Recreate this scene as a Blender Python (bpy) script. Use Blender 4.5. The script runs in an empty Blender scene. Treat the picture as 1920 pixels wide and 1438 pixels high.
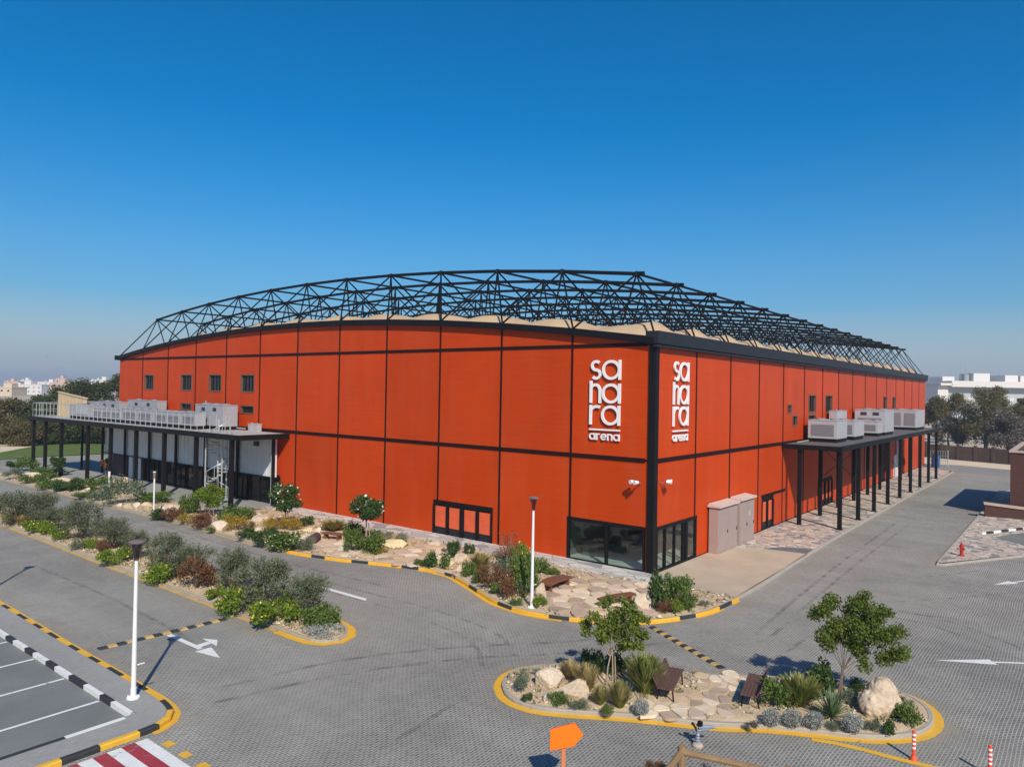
import bpy, bmesh, math, random
import numpy as np
from mathutils import Vector, Matrix, noise as mnoise
R = math.radians
SC = bpy.context.scene
COL = SC.collection

# ------------------------------------------------------------------ camera
# world frame = the arena's own axes: its near corner at the origin, the long
# facade to the left runs along +Y, the facade to the right along +X, metres
CAMLOC = Vector((-35.95, -18.368, 10.0))
FPIX, CX, CY = 1360.0, 960.0, 719.0          # focal length in pixels of the 1920 px wide photo
_fh = Vector((0.78586, 0.61841, 0)); _rh = Vector((0.61841, -0.78586, 0)); _z = Vector((0, 0, 1))
_p, _r = R(0.59), R(1.02)
CF = _fh * math.cos(_p) + _z * math.sin(_p)
CU = _rh.cross(CF)
IR = _rh * math.cos(_r) + CU * math.sin(_r)
IU = CU * math.cos(_r) - _rh * math.sin(_r)
cd = bpy.data.cameras.new('camera'); cam = bpy.data.objects.new('camera', cd); COL.objects.link(cam)
cd.sensor_width = 36.0; cd.lens = 36.0 * FPIX / 1920.0
cd.clip_start = 0.2; cd.clip_end = 6000
mw = Matrix((IR, IU, -CF)).transposed().to_4x4(); mw.translation = CAMLOC
cam.matrix_world = mw
SC.camera = cam

# ------------------------------------------------------------------ light
SUN_EL, SUN_AZ = 40.0, 52.0                    # shadows fall towards azimuth 52 deg from +X to +Y
SUNDIR = Vector((-math.cos(R(SUN_AZ)) * math.cos(R(SUN_EL)), -math.sin(R(SUN_AZ)) * math.cos(R(SUN_EL)), math.sin(R(SUN_EL))))
sl = bpy.data.lights.new('sun', 'SUN'); so = bpy.data.objects.new('sun', sl); COL.objects.link(so)
sl.energy = 4.8; sl.angle = R(0.5); sl.color = (1.0, 0.945, 0.86)
sl.color = (1.0, .93, .80)
so.rotation_euler = SUNDIR.to_track_quat('Z', 'Y').to_euler(); so.location = (-40, -40, 60)
W = bpy.data.worlds.new('World'); SC.world = W; W.use_nodes = True
nt = W.node_tree; nt.nodes.clear()
wo = nt.nodes.new('ShaderNodeOutputWorld'); bg = nt.nodes.new('ShaderNodeBackground'); sk = nt.nodes.new('ShaderNodeTexSky')
sk.sky_type = 'NISHITA'; sk.sun_disc = False; sk.sun_elevation = R(SUN_EL)
sk.sun_rotation = math.atan2(SUNDIR.x, SUNDIR.y)
sk.altitude = 0; sk.air_density = 1.0; sk.dust_density = 0.8; sk.ozone_density = 4.0
# clear Gulf sky: deep saturated blue overhead, a pale lavender haze layer near the horizon (by elevation)
hs = nt.nodes.new('ShaderNodeHueSaturation'); hs.inputs['Saturation'].default_value = 2.0; hs.inputs['Value'].default_value = 1.24; hs.inputs['Hue'].default_value = .498
tc = nt.nodes.new('ShaderNodeTexCoord'); sz = nt.nodes.new('ShaderNodeSeparateXYZ'); nt.links.new(tc.outputs['Generated'], sz.inputs[0])
hz = nt.nodes.new('ShaderNodeValToRGB'); hz.color_ramp.interpolation = 'B_SPLINE'
for i, (p_, v_) in enumerate(((0.0, .97), (.05, .82), (.12, .46), (.22, .13), (.34, 0.0))):
    if i > 1: hz.color_ramp.elements.new(p_)
    hz.color_ramp.elements[i].position = p_; hz.color_ramp.elements[i].color = (v_, v_, v_, 1)
nt.links.new(sz.outputs[2], hz.inputs[0])
mxs = nt.nodes.new('ShaderNodeMix'); mxs.data_type = 'RGBA'; mxs.inputs['B'].default_value = (3.4, 4.05, 5.2, 1)
nt.links.new(sk.outputs[0], hs.inputs['Color']); nt.links.new(hs.outputs[0], mxs.inputs['A']); nt.links.new(hz.outputs[0], mxs.inputs['Factor'])
nt.links.new(mxs.outputs['Result'], bg.inputs[0]); nt.links.new(bg.outputs[0], wo.inputs[0])
bg.inputs[1].default_value = 0.1
SC.view_settings.view_transform = 'Standard'; SC.view_settings.look = 'None'
SC.view_settings.exposure = 0.0; SC.view_settings.gamma = 1.0; SC.view_settings.use_curve_mapping = False
SC.render.engine = 'CYCLES'
SC.cycles.max_bounces = 6; SC.cycles.transparent_max_bounces = 12

# ------------------------------------------------------------------ helpers
def g(px, py, z=0.0):
    """surveyed ground position (height z) of a point measured in the photo"""
    d = CF + IR * ((px - CX) / FPIX) - IU * ((py - CY) / FPIX)
    t = (z - CAMLOC.z) / d.z
    return CAMLOC + d * t
def dist(p): return (Vector(p) - CAMLOC).dot(CF)

def tag(o, label=None, cat=None, group=None, kind=None):
    if label: o['label'] = label
    if cat: o['category'] = cat
    if group: o['group'] = group
    if kind: o['kind'] = kind
    return o
def thing(name, label, cat, loc=(0, 0, 0), rotz=0.0, group=None):
    o = bpy.data.objects.new(name, None); COL.objects.link(o)
    o.empty_display_size = 0.3
    o.location = loc; o.rotation_euler = (0, 0, rotz)
    return tag(o, label, cat, group)
def copy_tree(o, parent=None):
    c = o.copy(); COL.objects.link(c)
    if parent is not None: c.parent = parent
    for ch in list(o.children): copy_tree(ch, c)
    return c

class MB:
    """mesh builder: collects pieces, links them as one object"""
    def __init__(s): s.v = []; s.f = []; s.m = []
    def add(s, vs, fs, mi=0):
        b = len(s.v); s.v += [tuple(p) for p in vs]; s.f += [tuple(i + b for i in f) for f in fs]; s.m += [mi] * len(fs); return s
    def box(s, x0, x1, y0, y1, z0, z1, mi=0):
        x0, x1 = min(x0, x1), max(x0, x1); y0, y1 = min(y0, y1), max(y0, y1); z0, z1 = min(z0, z1), max(z0, z1)
        return s.add([(x0, y0, z0), (x1, y0, z0), (x1, y1, z0), (x0, y1, z0), (x0, y0, z1), (x1, y0, z1), (x1, y1, z1), (x0, y1, z1)],
                     [(0, 3, 2, 1), (4, 5, 6, 7), (0, 1, 5, 4), (1, 2, 6, 5), (2, 3, 7, 6), (3, 0, 4, 7)], mi)
    def prism(s, poly, z0, z1, mi=0, fn=None):
        """polygon (u,v) extruded w from z0 to z1; fn maps (u,v,w) to xyz"""
        n = len(poly); fn = fn or (lambda u, v, w: (u, v, w))
        vs = [fn(u, v, z0) for u, v in poly] + [fn(u, v, z1) for u, v in poly]
        fs = [tuple(range(n - 1, -1, -1)), tuple(range(n, 2 * n))] + [(i, (i + 1) % n, (i + 1) % n + n, i + n) for i in range(n)]
        return s.add(vs, fs, mi)
    def tube(s, a, b, r, r2=None, n=6, mi=0):
        a, b = Vector(a), Vector(b); d = (b - a)
        if d.length < 1e-6: return s
        d.normalize(); u = d.orthogonal().normalized(); w = d.cross(u); r2 = r if r2 is None else r2
        vs = []
        for c, rr in ((a, r), (b, r2)):
            for i in range(n):
                t = 2 * math.pi * i / n; vs.append(c + u * (math.cos(t) * rr) + w * (math.sin(t) * rr))
        fs = [(i, (i + 1) % n, (i + 1) % n + n, i + n) for i in range(n)] + [tuple(range(n - 1, -1, -1)), tuple(range(n, 2 * n))]
        return s.add(vs, fs, mi)
    def lathe(s, prof, n=16, c=(0, 0, 0), mi=0):
        vs = []; fs = []
        for r, z in prof:
            for i in range(n):
                t = 2 * math.pi * i / n; vs.append((c[0] + r * math.cos(t), c[1] + r * math.sin(t), c[2] + z))
        k = len(prof)
        for j in range(k - 1):
            for i in range(n): fs.append((j * n + i, j * n + (i + 1) % n, (j + 1) * n + (i + 1) % n, (j + 1) * n + i))
        fs.append(tuple(range(n - 1, -1, -1))); fs.append(tuple(range((k - 1) * n, k * n)))
        return s.add(vs, fs, mi)
    def sheet(s, poly, z, mi=0):
        n = len(poly); return s.add([(x, y, z) for x, y in poly], [tuple(range(n))], mi)
    def build(s, name, mats, parent=None, world=True, smooth=False, bevel=0, kind=None):
        me = bpy.data.meshes.new(name)
        off = Vector(parent.location) if (parent is not None and world) else Vector((0, 0, 0))
        if parent is not None and world and parent.parent is not None: off = off + Vector(parent.parent.location)
        me.from_pydata([tuple(Vector(p) - off) for p in s.v], [], s.f)
        if not isinstance(mats, (list, tuple)): mats = [mats]
        for m in mats: me.materials.append(m)
        me.polygons.foreach_set('material_index', s.m)
        if smooth: me.polygons.foreach_set('use_smooth', [True] * len(s.f))
        me.update()
        o = bpy.data.objects.new(name, me); COL.objects.link(o)
        if parent is not None: o.parent = parent
        if bevel:
            b = o.modifiers.new('bevel', 'BEVEL'); b.width = bevel; b.segments = 2; b.limit_method = 'ANGLE'; b.angle_limit = R(40)
        if kind: o['kind'] = kind
        return o

def smooth_line(pts, step=0.6, closed=False):
    """Catmull-Rom through (x,y) points, resampled"""
    P = [Vector((p[0], p[1], 0)) for p in pts]; n = len(P); out = []
    rng = range(n) if closed else range(n - 1)
    for i in rng:
        p1, p2 = P[i], P[(i + 1) % n]
        p0 = P[(i - 1) % n] if (closed or i > 0) else p1 * 2 - p2
        p3 = P[(i + 2) % n] if (closed or i + 2 < n) else p2 * 2 - p1
        k = max(1, int((p2 - p1).length / step))
        for j in range(k):
            t = j / k
            q = 0.5 * ((2 * p1) + (p2 - p0) * t + (2 * p0 - 5 * p1 + 4 * p2 - p3) * t * t + (3 * p1 - p0 - 3 * p2 + p3) * t ** 3)
            out.append((q.x, q.y))
    if not closed: out.append((P[-1].x, P[-1].y))
    return out
def offset_line(pts, d, closed=False):
    """shift to the left of the travel direction by d"""
    n = len(pts); out = []
    for i in range(n):
        if closed: a, b = pts[(i - 1) % n], pts[(i + 1) % n]
        else: a, b = pts[max(i - 1, 0)], pts[min(i + 1, n - 1)]
        t = Vector((b[0] - a[0], b[1] - a[1])); t.normalize()
        out.append((pts[i][0] - t.y * d, pts[i][1] + t.x * d))
    return out
def ribbon(mb, la, lb, z, closed=False, mi=0):
    n = len(la); vs = [(x, y, z) for x, y in la] + [(x, y, z) for x, y in lb]
    rng = range(n) if closed else range(n - 1)
    return mb.add(vs, [(i, (i + 1) % n, (i + 1) % n + n, i + n) for i in rng], mi)
def kerb(mb, line, w, h, closed=False, block=None, mats=(0,), z0=-0.02, top=None):
    """a real kerb: solid strip from the line to its left side, blocks cycle through mats"""
    lb = offset_line(line, w, closed); n = len(line); s = 0.0
    rng = range(n) if closed else range(n - 1)
    for i in rng:
        j = (i + 1) % n
        L = math.hypot(line[j][0] - line[i][0], line[j][1] - line[i][1])
        mi = mats[0] if not block else mats[int((s + L / 2) / block) % len(mats)]
        s += L
        a, b, c, d = line[i], line[j], lb[j], lb[i]
        # chamfered road-side edge
        def mid(p, q, t): return (p[0] + (q[0] - p[0]) * t, p[1] + (q[1] - p[1]) * t)
        a2, b2 = mid(a, d, .18), mid(b, c, .18)
        vs = [(a[0], a[1], z0), (b[0], b[1], z0), (c[0], c[1], z0), (d[0], d[1], z0), (a[0], a[1], h * .8), (b[0], b[1], h * .8), (c[0], c[1], h), (d[0], d[1], h), (a2[0], a2[1], h), (b2[0], b2[1], h)]
        fs = [(0, 1, 5, 4), (4, 5, 9, 8), (8, 9, 6, 7), (2, 3, 7, 6), (3, 2, 1, 0)]
        if not closed and i == 0: fs.append((0, 4, 8, 7, 3))
        if not closed and i == n - 2: fs.append((1, 2, 6, 9, 5))
        mb.add(vs, fs, mi)

# ------------------------------------------------------------------ materials
def newmat(name):
    m = bpy.data.materials.new(name); m.use_nodes = True
    t = m.node_tree; b = t.nodes['Principled BSDF']
    return m, t, b
def N(t, typ, **k):
    n = t.nodes.new(typ)
    for a, v in k.items(): setattr(n, a, v)
    return n
def mixmul(t, col, fac, lo, hi):
    """col * lerp(lo,hi,fac)"""
    mr = N(t, 'ShaderNodeMapRange'); mr.inputs['To Min'].default_value = lo; mr.inputs['To Max'].default_value = hi
    t.links.new(fac, mr.inputs['Value'])
    mx = N(t, 'ShaderNodeMix', data_type='RGBA', blend_type='MULTIPLY'); mx.inputs['Factor'].default_value = 1
    t.links.new(col, mx.inputs['A']); t.links.new(mr.outputs[0], mx.inputs['B'])
    return mx.outputs['Result']
def M(name, col, rough=0.7, nscale=1.5, namt=0.12, fine=0, bump=0, bscale=30, metal=0, spec=0.5, stretch=(1, 1, 1), rand=0, wear=None):
    m, t, b = newmat(name)
    ge = N(t, 'ShaderNodeNewGeometry')
    mp = N(t, 'ShaderNodeMapping'); mp.inputs['Scale'].default_value = stretch
    t.links.new(ge.outputs['Position'], mp.inputs[0])
    rgb = N(t, 'ShaderNodeRGB'); rgb.outputs[0].default_value = (*col, 1)
    c = rgb.outputs[0]
    no = N(t, 'ShaderNodeTexNoise'); no.inputs['Scale'].default_value = nscale; no.inputs['Detail'].default_value = 6; no.inputs['Roughness'].default_value = .6
    t.links.new(mp.outputs[0], no.inputs[0])
    c = mixmul(t, c, no.outputs[0], 1 - namt * 2, 1 + namt * 2)
    if fine:
        n2 = N(t, 'ShaderNodeTexNoise'); n2.inputs['Scale'].default_value = bscale; n2.inputs['Detail'].default_value = 4
        t.links.new(mp.outputs[0], n2.inputs[0]); c = mixmul(t, c, n2.outputs[0], 1 - fine * 2, 1 + fine * 2)
    if rand: c = mixmul(t, c, ge.outputs['Random Per Island'], 1 - rand, 1 + rand)
    if wear:                                     # chipped and scuffed: bare road shows through in patches
        w1 = N(t, 'ShaderNodeTexNoise'); w1.inputs['Scale'].default_value = 3.2; w1.inputs['Detail'].default_value = 9; w1.inputs['Roughness'].default_value = .72
        t.links.new(ge.outputs['Position'], w1.inputs[0])
        wr = N(t, 'ShaderNodeMapRange'); wr.inputs['From Min'].default_value = wear; wr.inputs['From Max'].default_value = wear + .07; t.links.new(w1.outputs[0], wr.inputs['Value'])
        wm = N(t, 'ShaderNodeMix', data_type='RGBA'); wm.inputs['B'].default_value = (.20, .185, .16, 1); t.links.new(wr.outputs[0], wm.inputs['Factor']); t.links.new(c, wm.inputs['A'])
        c = wm.outputs['Result']
    t.links.new(c, b.inputs['Base Color'])
    b.inputs['Roughness'].default_value = rough; b.inputs['Metallic'].default_value = metal
    b.inputs['Specular IOR Level'].default_value = spec
    if bump:
        bn = N(t, 'ShaderNodeTexNoise'); bn.inputs['Scale'].default_value = bscale; bn.inputs['Detail'].default_value = 5
        t.links.new(mp.outputs[0], bn.inputs[0])
        bu = N(t, 'ShaderNodeBump'); bu.inputs['Strength'].default_value = bump; bu.inputs['Distance'].default_value = 0.05
        t.links.new(bn.outputs[0], bu.inputs['Height']); t.links.new(bu.outputs[0], b.inputs['Normal'])
    return m

def panel_mat():
    """terracotta metal cladding: faint horizontal ribs, tone differs a little from panel to panel"""
    m, t, b = newmat('terracotta cladding')
    ge = N(t, 'ShaderNodeNewGeometry'); rgb = N(t, 'ShaderNodeRGB'); rgb.outputs[0].default_value = (0.505, 0.0475, 0.0025, 1)
    mp = N(t, 'ShaderNodeMapping'); mp.inputs['Scale'].default_value = (0.25, 0.25, 5)
    t.links.new(ge.outputs['Position'], mp.inputs[0])
    no = N(t, 'ShaderNodeTexNoise'); no.inputs['Scale'].default_value = 1.0; no.inputs['Detail'].default_value = 5
    t.links.new(mp.outputs[0], no.inputs[0])
    c = mixmul(t, rgb.outputs[0], no.outputs[0], .90, 1.10)
    n2 = N(t, 'ShaderNodeTexNoise'); n2.inputs['Scale'].default_value = .35; n2.inputs['Detail'].default_value = 3
    t.links.new(ge.outputs['Position'], n2.inputs[0]); c = mixmul(t, c, n2.outputs[0], .88, 1.12)
    # fading by dust towards the eaves, in streaks
    c = mixmul(t, c, ge.outputs['Random Per Island'], .92, 1.08)
    # dust: pale film in soft vertical runs
    dm = N(t, 'ShaderNodeMapping'); dm.inputs['Scale'].default_value = (1.1, 1.1, .12); t.links.new(ge.outputs['Position'], dm.inputs[0])
    dn = N(t, 'ShaderNodeTexNoise'); dn.inputs['Scale'].default_value = 1; dn.inputs['Detail'].default_value = 6; t.links.new(dm.outputs[0], dn.inputs[0])
    dr = N(t, 'ShaderNodeMapRange'); dr.inputs['From Min'].default_value = .42; dr.inputs['From Max'].default_value = .75; dr.inputs['To Max'].default_value = .07; t.links.new(dn.outputs[0], dr.inputs['Value'])
    dx = N(t, 'ShaderNodeMix', data_type='RGBA'); dx.inputs['B'].default_value = (.42, .22, .13, 1); t.links.new(dr.outputs[0], dx.inputs['Factor']); t.links.new(c, dx.inputs['A']); c = dx.outputs['Result']
    t.links.new(c, b.inputs['Base Color'])
    b.inputs['Roughness'].default_value = .42; b.inputs['Specular IOR Level'].default_value = .13
    wv = N(t, 'ShaderNodeTexWave', wave_type='BANDS', bands_direction='Z'); wv.inputs['Scale'].default_value = 1.1; wv.inputs['Distortion'].default_value = 0.4
    t.links.new(ge.outputs['Position'], wv.inputs[0])
    bu = N(t, 'ShaderNodeBump'); bu.inputs['Strength'].default_value = .05; bu.inputs['Distance'].default_value = .03
    t.links.new(wv.outputs['Fac'], bu.inputs['Height']); t.links.new(bu.outputs[0], b.inputs['Normal'])
    return m

def paver_mat(name, c1, c2, mortar, bw=.2, rh=.1, rot=0.0, msize=.0135, stain=.26, vertical=False):
    m, t, b = newmat(name)
    ge = N(t, 'ShaderNodeNewGeometry'); mp = N(t, 'ShaderNodeMapping'); mp.inputs['Rotation'].default_value = (0, 0, rot)
    wn = N(t, 'ShaderNodeTexNoise'); wn.inputs['Scale'].default_value = .12; wn.inputs['Detail'].default_value = 1
    t.links.new(ge.outputs['Position'], wn.inputs[0])
    va = N(t, 'ShaderNodeVectorMath', operation='SCALE'); va.inputs['Scale'].default_value = .9
    t.links.new(wn.outputs['Color'], va.inputs[0])
    ad = N(t, 'ShaderNodeVectorMath', operation='ADD'); t.links.new(ge.outputs['Position'], ad.inputs[0]); t.links.new(va.outputs[0], ad.inputs[1])
    if vertical:
        sx = N(t, 'ShaderNodeSeparateXYZ'); t.links.new(ge.outputs['Position'], sx.inputs[0])
        su = N(t, 'ShaderNodeMath', operation='ADD'); t.links.new(sx.outputs[0], su.inputs[0]); t.links.new(sx.outputs[1], su.inputs[1])
        cx = N(t, 'ShaderNodeCombineXYZ'); t.links.new(su.outputs[0], cx.inputs[0]); t.links.new(sx.outputs[2], cx.inputs[1])
        t.links.new(cx.outputs[0], mp.inputs[0])
    else: t.links.new(ad.outputs[0], mp.inputs[0])
    br = N(t, 'ShaderNodeTexBrick'); br.inputs['Scale'].default_value = 1.0
    br.inputs['Color1'].default_value = (*c1, 1); br.inputs['Color2'].default_value = (*c2, 1); br.inputs['Mortar'].default_value = (*mortar, 1)
    br.inputs['Mortar Size'].default_value = msize; br.inputs['Brick Width'].default_value = bw; br.inputs['Row Height'].default_value = rh
    br.inputs['Mortar Smooth'].default_value = .3
    t.links.new(mp.outputs[0], br.inputs[0])
    c = br.outputs['Color']
    for s, a in ((.09, stain), (.5, stain * .7), (9, .10)):
        no = N(t, 'ShaderNodeTexNoise'); no.inputs['Scale'].default_value = s; no.inputs['Detail'].default_value = 5; no.inputs['Roughness'].default_value = .6
        t.links.new(ge.outputs['Position'], no.inputs[0]); c = mixmul(t, c, no.outputs[0], 1 - 1.8 * a, 1 + 1.8 * a)
    # sand dust gathered in drifts
    dn = N(t, 'ShaderNodeTexNoise'); dn.inputs['Scale'].default_value = .055; dn.inputs['Detail'].default_value = 7; dn.inputs['Roughness'].default_value = .62; t.links.new(ge.outputs['Position'], dn.inputs[0])
    dr = N(t, 'ShaderNodeMapRange'); dr.inputs['From Min'].default_value = .48; dr.inputs['From Max'].default_value = .72; dr.inputs['To Max'].default_value = .55; t.links.new(dn.outputs[0], dr.inputs['Value'])
    dx = N(t, 'ShaderNodeMix', data_type='RGBA'); dx.inputs['B'].default_value = (.31, .285, .24, 1); t.links.new(dr.outputs[0], dx.inputs['Factor']); t.links.new(c, dx.inputs['A'])
    if not vertical: c = dx.outputs['Result']
    # faint tyre-worn streaks running along the carriageways
    st = N(t, 'ShaderNodeMapping'); st.inputs['Scale'].default_value = (.9, .05, 1); t.links.new(ge.outputs['Position'], st.inputs[0])
    sn = N(t, 'ShaderNodeTexNoise'); sn.inputs['Scale'].default_value = 1; sn.inputs['Detail'].default_value = 2; t.links.new(st.outputs[0], sn.inputs[0])
    c = mixmul(t, c, sn.outputs[0], .86, 1.12)
    t.links.new(c, b.inputs['Base Color']); b.inputs['Roughness'].default_value = .85
    bu = N(t, 'ShaderNodeBump'); bu.inputs['Strength'].default_value = .35; bu.inputs['Distance'].default_value = .01; bu.invert = True
    t.links.new(br.outputs['Fac'], bu.inputs['Height']); t.links.new(bu.outputs[0], b.inputs['Normal'])
    return m

def flag_mat(name, cols, joint, scale=1.6, jw=.05, stretch=(1, 1, 1)):
    """crazy paving: voronoi stones with joints"""
    m, t, b = newmat(name)
    ge = N(t, 'ShaderNodeNewGeometry'); mp = N(t, 'ShaderNodeMapping'); mp.inputs['Scale'].default_value = stretch
    wn = N(t, 'ShaderNodeTexNoise'); wn.inputs['Scale'].default_value = 1.2; t.links.new(ge.outputs['Position'], wn.inputs[0])
    va = N(t, 'ShaderNodeVectorMath', operation='SCALE'); va.inputs['Scale'].default_value = .35; t.links.new(wn.outputs['Color'], va.inputs[0])
    ad = N(t, 'ShaderNodeVectorMath', operation='ADD'); t.links.new(ge.outputs['Position'], ad.inputs[0]); t.links.new(va.outputs[0], ad.inputs[1]); t.links.new(ad.outputs[0], mp.inputs[0])
    vc = N(t, 'ShaderNodeTexVoronoi', voronoi_dimensions='2D'); ve = N(t, 'ShaderNodeTexVoronoi', voronoi_dimensions='2D', feature='DISTANCE_TO_EDGE')
    for v in (vc, ve): v.inputs['Scale'].default_value = scale; t.links.new(mp.outputs[0], v.inputs['Vector'])
    sp = N(t, 'ShaderNodeSeparateColor'); t.links.new(vc.outputs['Color'], sp.inputs[0])
    rp = N(t, 'ShaderNodeValToRGB'); rp.color_ramp.interpolation = 'CONSTANT'
    while len(rp.color_ramp.elements) < len(cols): rp.color_ramp.elements.new(.5)
    for i, c in enumerate(cols): rp.color_ramp.elements[i].position = i / len(cols); rp.color_ramp.elements[i].color = (*c, 1)
    t.links.new(sp.outputs[0], rp.inputs[0])
    c = rp.outputs[0]
    for s, a in ((3, .2), (25, .16)):
        no = N(t, 'ShaderNodeTexNoise'); no.inputs['Scale'].default_value = s; no.inputs['Detail'].default_value = 5
        t.links.new(ge.outputs['Position'], no.inputs[0]); c = mixmul(t, c, no.outputs[0], 1 - 1.6 * a, 1 + 1.6 * a)
    lt = N(t, 'ShaderNodeMapRange'); lt.inputs['From Min'].default_value = jw * .5; lt.inputs['From Max'].default_value = jw
    t.links.new(ve.outputs['Distance'], lt.inputs['Value'])
    mx = N(t, 'ShaderNodeMix', data_type='RGBA'); mx.inputs['A'].default_value = (*joint, 1)
    t.links.new(lt.outputs[0], mx.inputs['Factor']); t.links.new(c, mx.inputs['B'])
    t.links.new(mx.outputs['Result'], b.inputs['Base Color']); b.inputs['Roughness'].default_value = .85
    bu = N(t, 'ShaderNodeBump'); bu.inputs['Strength'].default_value = .6; bu.inputs['Distance'].default_value = .03
    t.links.new(lt.outputs[0], bu.inputs['Height']); t.links.new(bu.outputs[0], b.inputs['Normal'])
    return m

def leaf_mat(name, c1, c2, trans=.25, rough=.6):
    m, t, b = newmat(name)
    ge = N(t, 'ShaderNodeNewGeometry'); mx = N(t, 'ShaderNodeMix', data_type='RGBA')
    mx.inputs['A'].default_value = (*c1, 1); mx.inputs['B'].default_value = (*c2, 1)
    no = N(t, 'ShaderNodeTexNoise'); no.inputs['Scale'].default_value = 2.2; no.inputs['Detail'].default_value = 3
    t.links.new(ge.outputs['Position'], no.inputs[0])
    ma = N(t, 'ShaderNodeMath', operation='MULTIPLY_ADD'); ma.inputs[1].default_value = .6
    t.links.new(ge.outputs['Random Per Island'], ma.inputs[0])
    mr = N(t, 'ShaderNodeMapRange'); mr.inputs['From Min'].default_value = .3; mr.inputs['From Max'].default_value = .7; mr.inputs['To Max'].default_value = .4
    t.links.new(no.outputs[0], mr.inputs['Value']); t.links.new(mr.outputs[0], ma.inputs[2])
    t.links.new(ma.outputs[0], mx.inputs['Factor'])
    c = mx.outputs['Result']
    t.links.new(c, b.inputs['Base Color']); b.inputs['Roughness'].default_value = rough; b.inputs['Specular IOR Level'].default_value = .3
    tr = N(t, 'ShaderNodeBsdfTranslucent'); t.links.new(c, tr.inputs[0])
    ms = N(t, 'ShaderNodeMixShader'); ms.inputs[0].default_value = trans
    out = t.nodes['Material Output']
    t.links.new(b.outputs[0], ms.inputs[1]); t.links.new(tr.outputs[0], ms.inputs[2]); t.links.new(ms.outputs[0], out.inputs[0])
    return m
def glass_mat(name, tint, trans=.55):
    """thin tinted glazing: part clear, part mirror by fresnel"""
    m, t, b = newmat(name)
    t.nodes.remove(b); out = t.nodes['Material Output']
    gl = N(t, 'ShaderNodeBsdfGlossy'); gl.inputs['Roughness'].default_value = .02; gl.inputs['Color'].default_value = (.9, .95, 1, 1)
    tr = N(t, 'ShaderNodeBsdfTransparent'); tr.inputs[0].default_value = (*tint, 1)
    lw = N(t, 'ShaderNodeLayerWeight'); lw.inputs['Blend'].default_value = .5
    pw_ = N(t, 'ShaderNodeMath', operation='POWER'); pw_.inputs[1].default_value = 4.0; t.links.new(lw.outputs['Facing'], pw_.inputs[0])
    ml = N(t, 'ShaderNodeMath', operation='MULTIPLY_ADD'); ml.inputs[1].default_value = .9; ml.inputs[2].default_value = .06; t.links.new(pw_.outputs[0], ml.inputs[0])
    ms = N(t, 'ShaderNodeMixShader'); t.links.new(ml.outputs[0], ms.inputs[0]); t.links.new(tr.outputs[0], ms.inputs[1]); t.links.new(gl.outputs[0], ms.inputs[2])
    t.links.new(ms.outputs[0], out.inputs[0]); return m

MT = {}
MT['red'] = panel_mat()
MT['black'] = M('black steel', (.007, .0065, .007), .55, 3, .15, spec=.2)
MT['blackred'] = M('dark joint trim', (.018, .0055, .0045), .6, 3, .15, spec=.15)
MT['charcoal'] = M('charcoal gutter metal', (.016, .017, .022), .5, 1.2, .12, spec=.3)
MT['tube'] = M('black painted steel tube', (.006, .007, .009), .55, 2, .15, spec=.2)
MT['fabric'] = M('sand coloured membrane', (.47, .325, .19), .8, .5, .12, fine=.05, bscale=14)
MT['pave'] = paver_mat('grey block paving', (.142, .136, .123), (.200, .190, .170), (.385, .355, .30))
MT['paveL'] = paver_mat('pale pavement blocks', (.27, .262, .243), (.30, .292, .272), (.24, .23, .21), .2, .1, 0, .006, .08)
MT['asph'] = M('worn parking asphalt', (.165, .17, .16), .9, .35, .2, fine=.10, bscale=40)
MT['yellow'] = M('yellow road paint', (.72, .39, .03), .6, 1.6, .12, fine=.10, bscale=25, wear=.60)
MT['ochre'] = M('dusty yellow road paint', (.52, .33, .10), .8, 1.2, .16, fine=.12, bscale=18, wear=.54)
MT['white'] = M('white road paint', (.70, .685, .65), .7, 2, .08, fine=.06, bscale=30, wear=.60)
MT['blackp'] = M('black kerb paint', (.03, .03, .031), .7, 3, .2, wear=.62)
MT['redp'] = M('red road paint', (.33, .035, .045), .7, 2, .18, fine=.12, bscale=25, wear=.58)
MT['conc'] = M('kerb concrete', (.355, .315, .255), .9, 1.5, .12, fine=.1, bscale=20)
MT['pad'] = M('pinkish poured concrete', (.45, .36, .255), .85, .4, .15, fine=.05, bscale=15)
MT['sand'] = M('sandy soil', (.50, .37, .235), .95, .9, .14, fine=.16, bscale=14, bump=.5)
MT['earth'] = M('pale desert earth', (.46, .37, .27), .95, .05, .18, fine=.12, bscale=1.5)
MT['sandline'] = M('sand strip', (.62, .48, .33), .95, .3, .14, fine=.1, bscale=6, bump=.4)
MT['flag'] = flag_mat('tan flagstone', [(.62, .46, .30), (.56, .42, .29), (.66, .53, .38), (.52, .36, .25), (.60, .49, .36)], (.34, .24, .16), 1.3, .045)
MT['crazy'] = flag_mat('beige and grey crazy paving', [(.55, .43, .33), (.48, .39, .31), (.22, .215, .21), (.60, .50, .40), (.40, .34, .29), (.52, .42, .33)], (.20, .175, .155), 1.9, .06)
MT['greyflag'] = flag_mat('pale grey slab strip', [(.50, .46, .41), (.55, .51, .45), (.42, .39, .35), (.27, .26, .25), (.54, .48, .41)], (.26, .25, .23), 1.5, .045, (1, .6, 1))
MT['stone'] = M('pale flagstone', (.68, .54, .385), .85, 2.2, .16, fine=.08, bscale=22, bump=.4, rand=.16)
MT['rock'] = M('sandstone boulder', (.55, .42, .295), .9, 1.3, .26, fine=.18, bscale=9, bump=.9)
MT['rockw'] = M('pale limestone boulder', (.61, .485, .35), .9, 1.6, .24, fine=.16, bscale=11, bump=.9)
MT['rocky'] = M('yellowish boulder', (.62, .50, .27), .9, 1.6, .18, fine=.14, bscale=11, bump=.9)
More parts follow.
